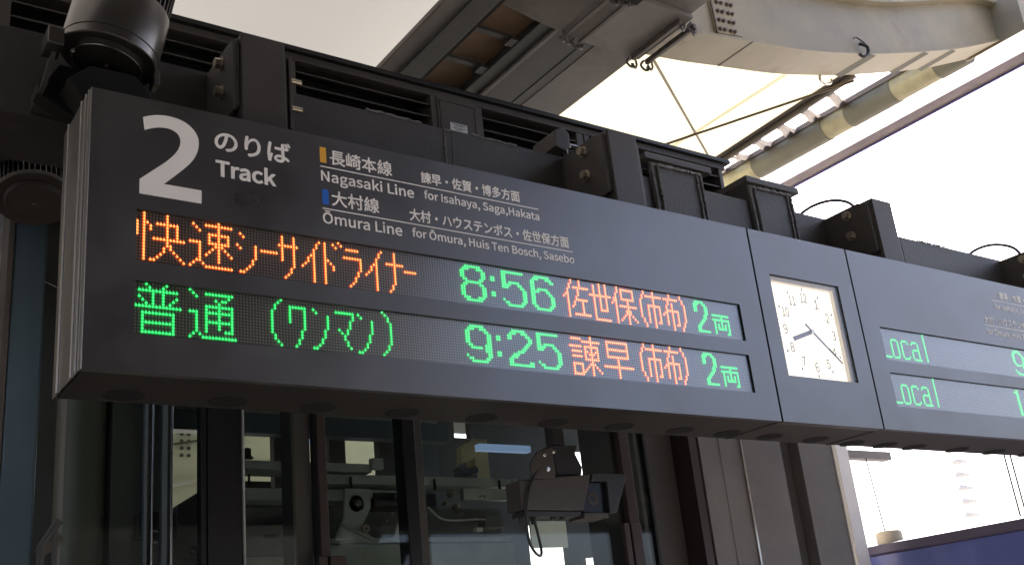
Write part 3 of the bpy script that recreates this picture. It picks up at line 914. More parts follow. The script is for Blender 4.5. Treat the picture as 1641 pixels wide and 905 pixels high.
# ------------------------------------------------------------------ canopy
tag(MB().add([(-30, -1, 7.7), (3.92, -1, 6.85), (3.92, 60, 6.85), (-30, 60, 7.7)], [(0, 3, 2, 1)]).build('canopy_membrane', 'membrane_l'), 'beige lined canopy membrane over the platform, upper left', 'canopy')
for ys, lb_ in (((1.50, 2.7, 4, 6, 9, 14), 'bright glowing cream canopy membrane right of the main beam'),):
    mr = MB()
    n, k = 12, len(ys)
    for i in range(n + 1):
        u = i / n
        for y in ys:
            mr.v.append((3.9 + 2.50 * u, y, 6.75 - 0.70 * u ** 1.3 - 0.035 * (y - 1.5) * u))
    for i in range(n):
        for j in range(k - 1):
            a = i * k + j
            mr.f.append([a, a + 1, a + k + 1, a + k]); mr.m.append(0); mr.sm.append(True)
    tag(mr.build('canopy_membrane', 'membrane_r'), lb_, 'canopy')
tag(MB().tube([(6.17, 2.0, 6.27), (6.12, 3.0, 6.22), (6.02, 4.2, 6.15)], 0.016, 6).build('purlin_shadow', 'purlin_shade'), 'yellow line for a purlin shadow running diagonally across the glowing membrane', 'purlin_shade')  # thin strip stands for a purlin's shadow seen through the membrane

rd = MB().box(-30, 6.4, -10, -1.05, 6.9, 7.0)  # unseen deck, added to keep bright roofing out of the sign's reflection
tag(rd.build('unseen_dark_deck', 'unseendeck'), 'added dark deck overhead on the viewer side, out of view, darkening the sign reflection', 'roof')

lb = thing('roof_beam', 'dark steel channel beam bordering the beige membrane', 'beam', (2.6, 5, 5.5))
MB().box(2.44, 2.57, -20, 40, 5.505, 5.52).build('flange', 'concretebeam', lb)
MB().box(2.573, 2.735, -20, 40, 5.49, 5.60).build('box_section', 'ladder', lb, bevel=0.004)
MB().box(2.44, 2.452, -20, 40, 5.521, 5.545).build('web', 'ladder', lb)
MB().box(2.42, 2.4385, -20, 40, 5.500, 5.53).build('edge_strip', 'rail', lb)

ct = thing('service_duct', 'dark duct with brown board bottom and short cross bars', 'duct', (3.05, 5, 5.6))
for k in range(-10, 24):
    y = 1.785 + k * 0.37
    MB().box(2.79, 3.15, y + 0.004, y + 0.366, 5.575, 5.59).build('board', 'board_brown', ct)
MB().box(3.125, 3.24, -20, 40, 5.515, 5.57).build('side_rail', 'ladder', ct, bevel=0.004)
MB().box(2.74, 2.795, -20, 40, 5.53, 5.60).build('side_rail', 'black', ct)
for k in range(-6, 16):
    y = 1.785 + k * 0.37
    MB().box(2.797, 3.10, y, y + 0.045, 5.545, 5.573).build('cross_bar', 'ladder', ct, bevel=0.003)
    MB().box(3.06, 3.122, y - 0.02, y + 0.065, 5.520, 5.544).build('bar_shoe', 'ladder', ct)

mbm = thing('roof_beam', 'wide grey box beam crossing above the boards beside the bright membrane', 'beam', (3.6, 5, 5.5))
MB().box(3.30, 3.93, -20, 40, 5.53, 6.35).build('box_section', 'ladder', mbm)
MB().box(3.245, 3.272, -20, 40, 5.497, 5.527).build('bottom_lip', 'concretebeam', mbm)
MB().box(3.274, 3.52, -20, 40, 5.508, 5.529).build('bottom_plate', 'ladder', mbm)
MB().box(3.522, 3.60, -20, 40, 5.504, 5.529).build('bottom_plate', 'ladder', mbm)
MB().box(3.602, 3.95, -20, 40, 5.500, 5.529).build('bottom_plate', 'concretebeam', mbm, bevel=0.003)

def arch_arm(y0, label):
    t = thing('arch_arm', label, 'arch', (4.1, y0, 5.5), 'curved cantilever arms of the canopy')
    cur = [(3.96, 5.485), (4.33, 5.530), (4.66, 5.585), (5.3, 5.69), (5.95, 5.845), (6.45, 5.985), (7.0, 6.16), (7.47, 6.32), (8.0, 6.53), (8.22, 6.62)]
    top = [6.02, 6.07, 6.11, 6.20, 6.31, 6.435, 6.62, 6.79, 6.95, 6.98]
    pts = smoothline([(a, 0, b) for a, b in cur], 4)
    tps = smoothline([(a, 0, b) for (a, _), b in zip(cur, top)], 4)
    m = MB()
    k = len(pts)
    vs = []
    for p, q in zip(pts, tps):
        vs += [(p.x, y0 + 0.012, p.z + 0.022), (q.x, y0 + 0.012, q.z), (p.x, y0 + 0.33, p.z + 0.022), (q.x, y0 + 0.33, q.z)]
    fs = []
    for i in range(k - 1):
        a = i * 4
        fs += [(a, a + 4, a + 5, a + 1), (a + 2, a + 3, a + 7, a + 6)]
    m.add(vs, fs, 0, False)
    m.build('web', 'arch', t)
    def band(name, off0, off1, ya, yb, src, mt):
        m = MB()
        vs = []
        for p in src:
            vs += [(p.x, ya, p.z + off0), (p.x, yb, p.z + off0), (p.x, yb, p.z + off1), (p.x, ya, p.z + off1)]
        fs = []
        for i in range(len(src) - 1):
            a = i * 4
            fs += [(a, a + 1, a + 5, a + 4), (a + 1, a + 2, a + 6, a + 5), (a + 2, a + 3, a + 7, a + 6), (a + 3, a, a + 4, a + 7)]
        fs += [(0, 3, 2, 1), tuple(len(vs) - 4 + q for q in range(4))]
        m.add(vs, fs)
        return m.build(name, mt, t)
    band('bottom_flange', 0.0, 0.021, y0, y0 + 0.345, pts, 'arch')
    band('top_flange', 0.001, 0.025, y0 - 0.06, y0 + 0.38, tps, 'arch')
    # splice plate with its bolts
    sp = MB().prism([(4.31, 5.85), (4.325, 5.585), (4.335, 5.56), (4.60, 5.60), (4.55, 6.05), (4.30, 6.03)], 'y', y0 - 0.004, y0 + 0.0115).build('splice_plate', 'arch', t, bevel=0.002)
    MB().obox((4.318, y0 - 0.008, 6.03), (4.335, y0 - 0.008, 5.55), 0.012, 0.012, up=(0, 1, 0)).build('plate_edge', 'archbolt', t)
    for i in range(4):
        for j in range(6):
            x = 4.37 + (0, .045, .105, .145)[i] + 0.004 * j
            z = 5.59 + j * 0.073 + x * 0.12 - 0.52
            MB().bolt((x, y0 - 0.004, z), (0, -1, 0), 0.0125, 0.016).build('bolt', 'archbolt', t)
    for x_, z_ in ((4.70, 5.592), (6.12, 5.886), (6.9, 6.125), (7.35, 6.275)):
        MB().obox((x_, y0 + 0.001, z_ - 0.003), (x_, y0 + 0.345, z_ - 0.003), 0.010 if x_ < 5 else 0.09, 0.004).build('cover_strip', 'sleeve', t)
    MB().prism([(8.10, 6.60), (8.42, 6.72), (8.42, 7.15), (8.10, 7.02)], 'y', y0 - 0.30, y0 - 0.285).build('gusset', 'arch', t)
    MB().box(8.225, 8.245, y0 - 0.28, y0 + 0.36, 6.60, 7.05).build('end_plate', 'arch', t, bevel=0.003)
    return t
aa = arch_arm(1.13, 'beige curved cantilever arm with bolted splice plate, upper right of the photo')
# cover joints where the arm crosses the main beam, with their bent lugs
jb = thing('arm_saddle', 'grey saddle carrying the arm across the two roof beams, with bent lugs', 'saddle', (3.6, 1.3, 5.45))
MB().prism([(2.40, 5.60), (2.74, 5.55), (3.10, 5.49), (3.42, 5.452), (3.42, 5.481), (3.10, 5.519), (2.74, 5.579), (2.40, 5.63)], 'y', 0.86, 1.50).build('arm_plate', 'concretebeam', jb, bevel=0.003)
MB().box(3.422, 3.95, 0.98, 1.52, 5.462, 5.4955).build('arm_plate', 'concretebeam', jb, bevel=0.003)
for x in (3.26, 3.40, 3.86, 3.985):
    MB().box(x, x + 0.028, 1.02, 1.50, 5.425, 5.439 if x < 3.42 else 5.461).build('seam_bar', 'rail', jb, bevel=0.003)
def lug(x, y, s=1):
    MB().tube(smoothline([(x, y, 5.47), (x - 0.02 * s, y + 0.015, 5.44), (x, y + 0.01, 5.405), (x + 0.025 * s, y, 5.40), (x + 0.03 * s, y + 0.01, 5.43)], 4), 0.009, 6).build('lug', 'weld', jb)
for x, y in ((3.28, 1.49), (3.33, 1.50), (3.39, 1.51), (3.44, 1.51), (3.88, 1.53), (3.93, 1.53), (4.00, 1.52), (4.05, 1.50), (3.30, 1.02), (3.36, 1.0), (3.43, 1.0), (3.92, 1.04), (3.98, 1.03), (4.03, 1.05)):
    lug(x, y, 1 if random.random() > .5 else -1)
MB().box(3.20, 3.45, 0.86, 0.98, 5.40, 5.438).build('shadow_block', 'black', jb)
hk = MB()
hk.tube(smoothline([(6.02, 1.1, 5.93), (5.92, 1.10, 5.96), (5.87, 1.1, 5.94)], 4), 0.006, 6)
hk.tube(smoothline([(5.96, 1.12, 5.93), (6.01, 1.09, 5.90), (6.02, 1.10, 5.85), (5.97, 1.11, 5.81), (5.93, 1.12, 5.83)], 5), 0.013, 8)
tag(hk.build('hook', 'cable'), 'small dark hook clipped to the lower edge of the curved arm', 'hook')
hk2 = MB()
hk2.tube(smoothline([(5.93, 1.49, 5.87), (5.92, 1.50, 5.82), (5.97, 1.50, 5.79), (6.03, 1.49, 5.80), (6.05, 1.49, 5.84)], 5), 0.012, 8)
tag(hk2.build('hook', 'chrome'), 'small bright hook where a tie rod meets the curved arm', 'hook')

tag(MB().tube([(4.05, 1.49, 5.50), (6.38, 3.14, 5.94)], 0.011, 8).build('tie_rod', 'rod'), 'steep thin tie rod falling from the arm corner across the bright membrane', 'tie rod', 'crossed tie rods')
tag(MB().tube([(6.38, 1.50, 5.92), (4.85, 3.28, 5.60)], 0.011, 8).build('tie_rod', 'rod'), 'flatter thin tie rod rising to the right across the bright membrane', 'tie rod', 'crossed tie rods')

# canopy edge: membrane rail with fabric flaps reaching out to the gutter pipe, then strip and fascia at the tips of the arms
er = MB()
def rz(y):
    return 5.985 - 0.035 * (y - 1.5)
er.obox((6.41, 1.50, rz(1.5)), (6.41, 7, rz(7)), 0.035, 0.05)
er.obox((6.385, 1.50, rz(1.5) + 0.033), (6.385, 7, rz(7) + 0.033), 0.075, 0.012)
tag(er.build('edge_rail', 'rail', bevel=0.003), 'thin brown rail along the lower edge of the glowing membrane', 'rail')
pp_ = thing('gutter_pipe', 'khaki pipe with olive sleeves along the canopy edge', 'pipe', (8.1, 3.0, 6.3))
def pz(y):
    return 6.745 + 0.008 * (y - 1.5)
MB().tube([(8.30, 1.50, pz(1.5)), (8.30, 7, pz(7))], 0.125, 32).build('pipe', 'pipe', pp_)
for ya, yb in ((5.9, 5.0), (4.15, 3.15), (2.85, 2.28), (1.80, 1.49)):
    MB().tube([(8.30, ya, pz(ya)), (8.30, yb, pz(yb))], 0.132, 32).build('sleeve', 'sleeve', pp_)
MB().obox((8.19, 1.5, 6.850), (8.19, 7, 6.895), 0.03, 0.055).build('support_angle', 'fascia', pp_)
ORD = ['first', 'second', 'third', 'fourth', 'fifth', 'sixth', 'seventh', 'eighth', 'ninth', 'tenth', 'eleventh', 'twelfth']
for k in range(9):
    y = 3.18 - 0.282 * k
    yo = 1.2 * y + 0.72
    if y < 1.54:
        continue
    m = MB()
    rows_ = 8
    z0_, z1_ = rz(y) - 0.03, 6.85 + 0.006 * (yo - 1.5)
    for i in range(rows_ + 1):
        u = i / rows_
        hw = 0.043 + 0.035 * u ** 1.5
        for j in range(5):
            q = (j / 4 - 0.5) * 2
            m.v.append((6.42 + 1.75 * u, y + (yo - y) * u + q * hw + random.uniform(-.004, .004), z0_ + (z1_ - z0_) * u + 0.02 * math.sin(j * 2.1 + k) * (0.3 + u) + 0.006 * math.sin(j * 3 + i)))
    for i in range(rows_):
        for j in range(4):
            a = i * 5 + j
            m.f.append([a, a + 1, a + 6, a + 5]); m.m.append(0); m.sm.append(True)
    o = m.build('membrane_flap', 'strap')
    sm_ = o.modifiers.new('thick', 'SOLIDIFY')
    sm_.thickness = 0.004
    tag(o, ORD[k] + ' white fabric flap between brown rail and khaki pipe, counted upwards from the girder', 'flap', 'white flaps along the canopy edge')
st_ = MB()
st_.obox((8.56, -7, 6.645), (8.56, 8, 6.645), 0.21, 0.014)
tag(st_.build('gutter_strip', 'poly'), 'glaring white translucent strip between the khaki pipe and the fascia', 'strip')
fa = thing('fascia_beam', 'grey brown fascia at the outer edge of the canopy with a violet lens fringe', 'fascia', (8.56, 3.0, 6.2))
MB().obox((8.70, -7, 6.615), (8.70, 8, 6.615), 0.06, 0.115).build('board', 'fascia', fa, bevel=0.003)
MB().obox((8.722, -7, 6.549), (8.722, 8, 6.549), 0.025, 0.014).build('colour_fringe', 'fasciafringe', fa)  # violet strip imitates the lens colour fringe under the fascia

# ------------------------------------------------------------------ lift tower behind the sign
tw = thing('lift_tower', 'dark lift tower with grey cladding panels behind the boards', 'lift tower', (3.0, 2.5, 0.0))
GY = 1.52
MB().box(-0.06, 5.0, 1.62, 5.6, 3.86, 4.5).build('roof_slab', 'darkwall', tw)
# cladding with reveals, their shade put into a darker colour
cl = [(3.50, 3.93, 1.62, 'cladding_shade'), (3.93, 4.285, GY, 'cladding'), (4.295, 4.66, GY, 'cladding'), (4.66, 4.83, 1.60, 'cladding_shade'), (4.83, 5.16, GY, 'cladding')]
for i, (a, b, y, m_) in enumerate(cl):
    MB().box(a + 0.002, b - 0.002, y, y + 0.5, 0.0, 3.79).build('cladding_panel', m_, tw, bevel=0.003)
MB().box(4.282, 4.297, GY - 0.012, GY - 0.001, 0.0, 3.79).build('seam_strip', 'chrome', tw)
MB().box(4.10, 4.108, GY - 0.003, GY - 0.001, 0.0, 3.6).build('seam_strip', 'cladding', tw)
MB().box(3.80, 3.86, GY - 0.05, 1.618, 0.0, 3.79).build('corner_post', 'frame2', tw)
MB().box(5.16, 5.172, GY - 0.006, GY + 0.52, 0.0, 3.79).build('corner_trim', 'post', tw)
MB().box(-0.3, 3.45, 1.5, 5.0, 0.0, 1.2).build('plinth', 'darkwall', tw)
# side and rear walls with gaps where daylight enters
for (a, b, z0_, z1_) in ((0.3, 1.35, 1.2, 3.84), (3.62, 3.80, 1.2, 3.84), (3.95, 4.42, 1.2, 3.84), (4.42, 4.80, 2.72, 3.84), (4.80, 4.98, 1.2, 3.84), (4.98, 5.08, 2.45, 2.75), (5.30, 5.6, 1.2, 3.84)):
    MB().box(a, b, 4.0, 4.06, z0_, z1_).build('rear_wall', 'darkwall', tw)
MB().box(4.43, 4.79, 3.97, 3.99, 2.53, 2.74).build('pale_board', 'farbeige', tw)
MB().box(3.34, 3.62, 4.0, 4.06, 1.2, 3.36).build('rear_wall', 'darkwall', tw)
MB().box(3.80, 3.95, 4.0, 4.06, 1.2, 3.40).build('rear_wall', 'darkwall', tw)
MB().box(4.98, 5.30, 4.0, 4.06, 3.34, 3.84).build('rear_wall', 'darkwall', tw)
MB().box(2.0, 3.34, 4.0, 4.06, 1.2, 3.02).build('rear_wall', 'darkwall', tw)
MB().box(1.35, 1.998, 4.0, 4.06, 1.2, 2.76).build('rear_wall', 'darkwall', tw)
MB().box(1.25, 3.34, 3.35, 3.45, 3.195, 3.325).build('header_beam', 'steelblue', tw, bevel=0.003)
MB().box(1.25, 3.30, 3.44, 3.52, 3.33, 3.42).build('header_beam', 'machine', tw)
for (a, b, m_) in ((1.62, 1.80, 'greycol'), (2.08, 2.30, 'greycol'), (2.86, 3.00, 'darkwall'), (2.48, 2.60, 'greycol'), (3.00, 3.34, 'steelblue')):
    MB().box(a, b, 3.53, 3.60, 1.2, 3.84).build('rear_post', m_, tw)
# front columns and mullions
MB().tube([(0.40, 1.64, 0), (0.40, 1.64, 3.8)], 0.10, 40).build('round_column', 'olive', tw)
MB().box(0.505, 0.60, 1.55, 1.75, 0, 3.8).build('column', 'greycol', tw, bevel=0.004)
MB().box(0.90, 1.055, 1.50, 1.64, 0, 3.8).build('column', 'frame', tw, bevel=0.004)
MB().box(1.31, 1.405, 1.54, 1.66, 0, 3.8).build('column', 'greycol', tw, bevel=0.004)
MB().box(1.885, 1.955, 1.50, 1.60, 0, 3.8).build('column', 'frame', tw, bevel=0.004)
MB().box(1.957, 2.005, 1.52, 1.58, 0, 3.8).build('column', 'greycol', tw, bevel=0.004)
for xa, xb, m_ in ((0.625, 0.638, 'steelblue'), (0.700, 0.722, 'steelblue'), (0.735, 0.745, 'chrome'), (0.868, 0.890, 'frame'), (0.655, 0.662, 'chrome'), (1.058, 1.066, 'machine'), (1.405, 1.412, 'frame'), (3.455, 3.475, 'frame')):
    MB().box(xa, xb, 1.49, 1.54, 0.0, 3.8).build('mullion', m_, tw, bevel=0.002)
MB().box(1.413, 1.455, 1.47, 1.55, 0.0, 3.8).build('mullion', 'frame2', tw, bevel=0.004)
MB().box(1.385, 1.425, 1.44, 1.4695, 1.2, 2.16).build('mullion_shoe', 'frame2', tw, bevel=0.004)
MB().box(1.44, 1.52, 1.44, 1.4695, 1.2, 2.16).build('mullion_shoe', 'frame2', tw, bevel=0.004)
MB().box(3.262, 3.330, 1.47, 1.56, 0.0, 3.8).build('mullion', 'frame2', tw, bevel=0.004)
MB().box(3.19, 3.225, 1.44, 1.4695, 1.2, 2.30).build('mullion_shoe', 'frame2', tw, bevel=0.004)
MB().box(3.24, 3.31, 1.44, 1.4695, 1.2, 2.30).build('mullion_shoe', 'frame2', tw, bevel=0.004)
for (a, b) in ((0.31, 0.62), (0.64, 0.868), (1.066, 1.31), (1.456, 1.885), (2.006, 3.262), (3.331, 3.455)):
    MB().box(a, b, 1.507, 1.519, 1.2, 3.8).build('glass_pane', 'glass', tw)
MB().box(3.336, 3.372, 1.56, 1.62, 0.0, 3.8).build('column', 'machine', tw)

bc = thing('enamel_column', 'blue grey column at the left edge of the photo', 'column', (0.19, 2.0, 0))
MB().box(0.112, 0.250, 1.75, 1.90, 0.0, 4.2).build('shaft', 'bluecol', bc, bevel=0.01)
MB().box(0.085, 0.108, 1.74, 1.9, 0.0, 4.2).build('edge_strip', 'rail', bc)
MB().box(-0.1, 0.11, 1.95, 2.0, 3.55, 4.2).build('light_panel', 'post', bc)
ln = MB()
ln.tube([(0.10, 2.3, 3.75), (0.42, 1.9, 3.43)], 0.004, 6)
tag(ln.build('thin_wire', 'chrome'), 'thin slanting wire behind the glass left of the sign end', 'wire')
lw = thing('stair_wall', 'dark grey wall with a paler slanting band behind the left glass', 'wall', (0, 3.0, 0))
MB().box(-3.0, 1.30, 3.2, 3.3, 0.0, 6.0).build('panel', 'darkwall', lw)
MB().prism([(-0.6, 3.95), (1.0, 3.84), (1.0, 4.02), (-0.6, 4.28)], 'y', 3.15, 3.199).build('slanting_band', 'machine', lw)
MB().box(-0.6, 1.0, 3.14, 3.149, 3.90, 3.915).build('seam_strip', 'frame', lw)
rs = thing('handrail_frame', 'small dark rail frame at the foot of the lower left corner', 'railing', (0.3, 1.3, 1.2))
MB().tube([(0.20, 1.35, 1.9), (0.20, 1.35, 2.20), (0.26, 1.35, 2.30)], 0.016, 8).build('rail', 'ladder', rs)
MB().tube([(0.245, 1.35, 1.9), (0.245, 1.35, 2.27)], 0.014, 8).build('rail', 'ladder', rs)
MB().obox((0.19, 1.35, 2.17), (0.275, 1.35, 2.235), 0.02, 0.035).build('rail', 'olive', rs)

# ------------------------------------------------------------------ lift machinery behind the glass
mc = thing('door_operator', 'grey lift door machine with rails, pulleys and levers behind the glass', 'machine', (2.0, 2.2, 2.3))
MB().box(1.25, 2.30, 2.15, 2.30, 2.54, 2.60).build('rail', 'machine', mc, bevel=0.003)
MB().box(1.60, 3.00, 2.12, 2.30, 2.625, 2.675).build('rail', 'machine', mc, bevel=0.003)
MB().box(1.20, 2.04, 2.12, 2.30, 2.69, 2.735).build('rail', 'machine', mc, bevel=0.003)
MB().box(2.59, 2.98, 2.08, 2.119, 2.540, 2.605).build('rail', 'machine', mc, bevel=0.003)
MB().box(1.30, 2.99, 2.22, 2.34, 2.33, 2.355).build('rail', 'machine', mc, bevel=0.003)
MB().box(1.25, 3.02, 2.36, 2.42, 2.15, 2.54).build('back_plate', 'machine_dark', mc)
MB().box(1.25, 1.74, 2.20, 2.30, 2.27, 2.42).build('casing', 'machine_dark', mc, bevel=0.004)
MB().box(1.44, 1.52, 2.19, 2.1995, 2.355, 2.375).build('slot', 'black', mc)
MB().box(1.28, 3.02, 2.25, 2.35, 1.2, 2.325).build('casing', 'machine', mc, bevel=0.004)
MB().prism([(1.80, 2.33), (1.86, 2.45), (1.87, 2.60), (2.02, 2.60), (2.02, 2.50), (1.96, 2.40), (2.03, 2.33)], 'y', 2.12, 2.14).build('lever_plate', 'machine', mc, bevel=0.002)
MB().lathe((1.935, 2.12, 2.52), (0, -1, 0), [(0, 0.02), (0.022, 0.02), (0.022, 0.0), (0.045, 0.0), (0.045, -0.01)], 24).build('pulley', 'cctvhood', mc)
MB().bolt((1.935, 2.10, 2.52), (0, -1, 0), 0.014, 0.01).build('bolt', 'bolt', mc)
MB().lathe((1.975, 2.12, 2.385), (0, -1, 0), [(0.008, 0.02), (0.022, 0.02), (0.022, 0.0)], 20).build('roller', 'bolt', mc)
MB().obox((1.83, 2.08, 2.40), (2.03, 2.08, 2.31), 0.015, 0.028, up=(0, 1, 0)).build('arm', 'machine', mc)
MB().box(2.05, 2.45, 2.14, 2.26, 2.50, 2.585).build('motor', 'cctvhood', mc, bevel=0.01)
MB().tube([(2.03, 2.12, 2.525), (2.22, 2.12, 2.525)], 0.028, 16).build('motor_barrel', 'cctvhood', mc)
MB().prism([(2.14, 2.34), (2.16, 2.40), (2.20, 2.46), (2.25, 2.45), (2.24, 2.38), (2.21, 2.34)], 'y', 2.10, 2.12).build('cam_plate', 'post', mc)
for (x, z, r_) in ((2.18, 2.555, 0.018), (2.22, 2.50, 0.010), (2.12, 2.46, 0.008), (2.52, 2.575, 0.020), (2.47, 2.52, 0.010), (2.54, 2.50, 0.014), (2.56, 2.46, 0.008), (2.08, 2.42, 0.010), (2.70, 2.56, 0.007), (2.73, 2.56, 0.007)):
    MB().lathe((x, 2.075, z), (0, -1, 0), [(0, 0.012), (r_ * .6, 0.012), (r_, 0.004), (r_, -0.04)], 16).build('roller', 'bolt', mc)
MB().tube(smoothline([(2.36, 2.1, 2.50), (2.42, 2.08, 2.44), (2.50, 2.08, 2.425), (2.66, 2.08, 2.43), (2.72, 2.08, 2.43)]), 0.006, 6).build('hose', 'machine', mc)
MB().box(2.72, 2.84, 2.08, 2.16, 2.385, 2.455).build('junction_box', 'machine_dark', mc, bevel=0.003)
MB().box(2.66, 2.70, 2.08, 2.12, 2.365, 2.385).build('terminal', 'post', mc)
for x in (1.33, 1.9, 2.42, 2.86):
    MB().box(x, x + 0.006, 2.10, 2.1195, 2.60, 2.66).build('seam_strip', 'cctvhood', mc)
MB().box(2.02, 2.09, 2.08, 2.119, 2.70, 2.76).build('end_block', 'machine', mc, bevel=0.003)
MB().prism([(1.29, 2.737), (1.29, 2.775), (1.31, 2.79), (1.335, 2.785), (1.335, 2.75), (1.35, 2.737)], 'y', 2.08, 2.12).build('lug', 'cctvhood', mc)
mc2 = thing('lift_gear', 'dark lift gear with a bright ring behind the left glass', 'machine', (0.8, 1.8, 2.3))
MB().box(0.68, 0.90, 1.8, 1.95, 1.2, 2.285).build('casing', 'machine_dark', mc2, bevel=0.004)
MB().prism([(0.86, 2.2), (0.86, 2.44), (1.02, 2.54), (1.02, 2.2)], 'y', 1.78, 1.86).build('side_plate', 'machine_dark', mc2, bevel=0.004)
MB().box(0.70, 0.86, 1.82, 2.0, 2.29, 2.42).build('motor', 'cctvhood', mc2, bevel=0.01)
MB().lathe((0.755, 1.78, 2.30), (0, -1, 0), [(0.022, 0.0), (0.022, 0.01), (0.029, 0.01), (0.029, 0.0)], 28).build('ring', 'chrome', mc2)
MB().bolt((0.80, 1.80, 2.41), (0, -1, 0), 0.010, 0.01).build('bolt', 'chrome', mc2)
MB().bolt((0.935, 1.78, 2.24), (0, -1, 0), 0.014, 0.01).build('bolt', 'chrome', mc2)
cb = thing('control_cabinet', 'cream control cabinet with two round knobs in the dark lift room', 'cabinet', (3.0, 2.6, 2.7))
MB().prism([(2.92, 2.86), (2.93, 2.97), (3.03, 3.03), (3.03, 2.90)], 'y', 2.58, 2.64).build('side_panel', 'yellow', cb)
MB().box(3.035, 3.14, 2.60, 2.70, 2.74, 3.03).build('door', 'yellow', cb, bevel=0.003)
for x in (2.95, 3.0):
    MB().lathe((x, 2.56, 2.80 + (x - 2.95) * 0.4), (0, -1, 0), [(0.012, 0), (0.012, 0.008), (0.022, 0.008), (0.022, 0)], 20).build('knob', 'chrome', cb)
MB().box(2.90, 3.034, 2.585, 2.65, 2.74, 2.84).build('base_box', 'machine_dark', cb)
tag(MB().box(2.93, 3.32, 2.38, 2.43, 2.905, 2.945).build('glow_strip', 'tube'), 'pale blue glowing strip for a lamp reflection in the lift glass, left of the camera', 'lamp')  # emissive strip imitates the bluish reflection of a lamp in the glass
tag(MB().box(1.70, 1.80, 2.36, 2.39, 2.89, 2.915).build('glow_strip', 'tube'), 'tiny pale lamp behind the glass near the brown mullion', 'lamp')

# pale girder and columns beyond the tower, seen through the glass
fg = thing('far_girder', 'pale far canopy girder seen through the lift glass', 'girder', (3.0, 7.0, 3.5))
MB().box(-1.0, 4.75, 7.0, 7.1, 2.9, 4.24).build('web', 'farbeige', fg)
MB().obox((1.9, 6.97, 3.86), (3.3, 6.97, 4.12), 0.02, 0.025, up=(0, 1, 0)).build('seam_bar', 'olive', fg)
MB().obox((2.4, 6.97, 3.55), (4.1, 6.97, 3.98), 0.03, 0.03, up=(0, 1, 0)).build('seam_bar', 'post', fg)
for i in range(4):
    for j in range(2):
        MB().bolt((2.62 + j * 0.07, 7.0, 3.88 + i * 0.07), (0, -1, 0), 0.014, 0.016).build('bolt', 'olive', fg)

# ------------------------------------------------------------------ security camera under the sign
cc = thing('security_camera', 'boxy dark brown security camera with black hood hanging below the sign', 'security camera', (2.12, 0.60, 2.16))
MB().box(2.09, 2.150, 0.57, 0.63, 2.49, 3.486).build('stem', 'cctvhood', cc, bevel=0.003)
MB().prism([(2.067, 2.483), (2.211, 2.489), (2.191, 2.452), (2.22, 2.393), (2.211, 2.358), (2.089, 2.355), (2.077, 2.413)], 'y', 0.56, 0.64).build('yoke', 'cctvhood', cc, bevel=0.004)
MB().prism([(1.895, 2.326), (1.904, 2.396), (1.945, 2.439), (2.02, 2.46), (2.019, 2.41), (2.026, 2.366), (2.017, 2.329)], 'y', 0.50, 0.512).build('tilt_plate', 'cctv', cc, bevel=0.003)
for (x, z) in ((1.975, 2.425), (1.985, 2.365), (2.025, 2.44)):
    MB().bolt((x, 0.50, z), (0, -1, 0), 0.007, 0.006).build('bolt', 'chrome', cc)
body = [(1.835, 2.312), (1.835, 2.185), (2.36, 2.175), (2.415, 2.350), (2.30, 2.352)]
MB().prism([(1.845, 2.320), (1.845, 2.200), (2.160, 2.199), (2.203, 2.300), (2.225, 2.354)], 'y', 0.512, 0.62).build('housing', 'cctv', cc, bevel=0.005)
MB().prism([(2.226, 2.355), (2.405, 2.357), (2.412, 2.335), (2.335, 2.188), (2.296, 2.188), (2.302, 2.322), (2.215, 2.322)], 'y', 0.506, 0.63).build('hood', 'cctvhood', cc, bevel=0.003)
MB().prism([(2.206, 2.298), (2.2145, 2.3205), (2.300, 2.3205), (2.294, 2.193), (2.166, 2.1965)], 'y', 0.530, 0.615).build('window', 'lens', cc)
MB().lathe((2.232, 0.529, 2.252), (0, -1, 0), [(0.016, 0.001), (0.026, 0.0015), (0.029, 0.0)], 28).build('lens_ring', 'lampbrown', cc)
MB().box(2.158, 2.290, 0.509, 0.62, 2.167, 2.190).build('base', 'cctv', cc, bevel=0.004)
MB().box(1.86, 2.157, 0.525, 0.61, 2.178, 2.1975).build('base', 'cctvhood', cc, bevel=0.002)
for x in (1.87, 1.93, 2.03, 2.08):
    MB().tube([(x, 0.56, 2.178), (x, 0.56, 2.150 if x < 2 else 2.168)], 0.012, 12).build('gland', 'cctvhood', cc)
MB().tube(smoothline([(1.96, 0.51, 2.38), (1.90, 0.50, 2.32), (1.855, 0.50, 2.20), (1.85, 0.50, 2.09), (1.88, 0.51, 2.035), (1.925, 0.53, 2.02), (1.945, 0.55, 2.06), (1.935, 0.56, 2.16)], 6), 0.006, 8).build('cable', 'cable', cc)

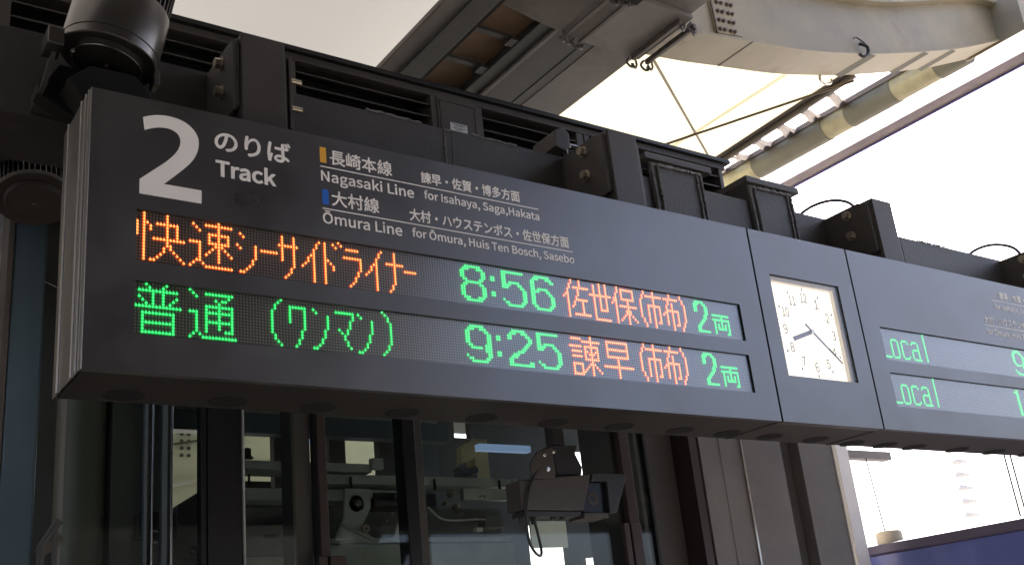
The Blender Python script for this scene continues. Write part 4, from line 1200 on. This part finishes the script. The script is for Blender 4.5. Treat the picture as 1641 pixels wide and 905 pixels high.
# ------------------------------------------------------------------ beyond the tower: post, train, wires, tower block
ps = thing('steel_post', 'light grey steel post with a short arm, right of the tower cladding', 'post', (7.25, 3.0, 0))
MB().box(7.14, 7.31, 3.0, 3.2, -0.85, 4.2).build('shaft', 'post', ps, bevel=0.01)
MB().box(7.24, 7.95, 3.02, 3.12, 3.14, 3.215).build('arm', 'concretebeam', ps, bevel=0.004)
tr = thing('train_carriage', 'deep blue train carriage roof edge at the lower right', 'train', (9.0, 5, -0.85))
MB().box(7.50, 7.56, -12, 22, -0.2, 2.28).build('side_wall', 'train', tr)
MB().prism([(7.50, 2.285), (7.485, 2.30), (7.50, 2.37), (7.60, 2.385), (7.60, 2.285)], 'y', -12, 22).build('roof_edge', 'trainedge', tr)
roof = [(7.60 + 2.7 * i / 10, 2.385 + 0.17 * math.sin(math.pi * i / 10)) for i in range(11)]
MB().prism(roof + [(10.3, 2.2), (7.60, 2.2)], 'y', -12, 22).build('roof', 'trainroof', tr)
MB().box(7.56, 10.36, -11.9, 21.9, -0.6, 2.19).build('body_core', 'trainroof', tr)
MB().lathe((7.66, 3.02, 2.36), (0, 0, 1), [(0.115, 0), (0.115, 0.11), (0.105, 0.125), (0, 0.13)], 32).build('roof_vent', 'vent', tr)
tag(MB().tube([(7.62, 3.02, 2.46), (7.58, 3.03, 3.15)], 0.006, 6).build('thin_wire', 'cable'), 'single thin wire rising from the beige train roof vent', 'wire')
for k, yy in enumerate((1.75, 1.70)):
    tag(MB().tube([(7.62, yy, 2.40), (7.60, yy, 3.5)], 0.007, 6).build('thin_wire', 'cable'), ('left' if k == 0 else 'right') + ' one of the paired thin wires above the train roof', 'wire')
bd = thing('tower_block', 'faint pale tower with stacked balconies far beyond the train', 'building', (101, 60, -1))
MB().box(100.3, 101.6, 60, 60.8, -0.9, 18.8).build('wall', 'building', bd)
for k in range(5):
    MB().box(100.0, 101.3, 59.2, 59.99, 12.6 + 1.35 * k, 12.9 + 1.35 * k).build('balcony', 'post', bd)
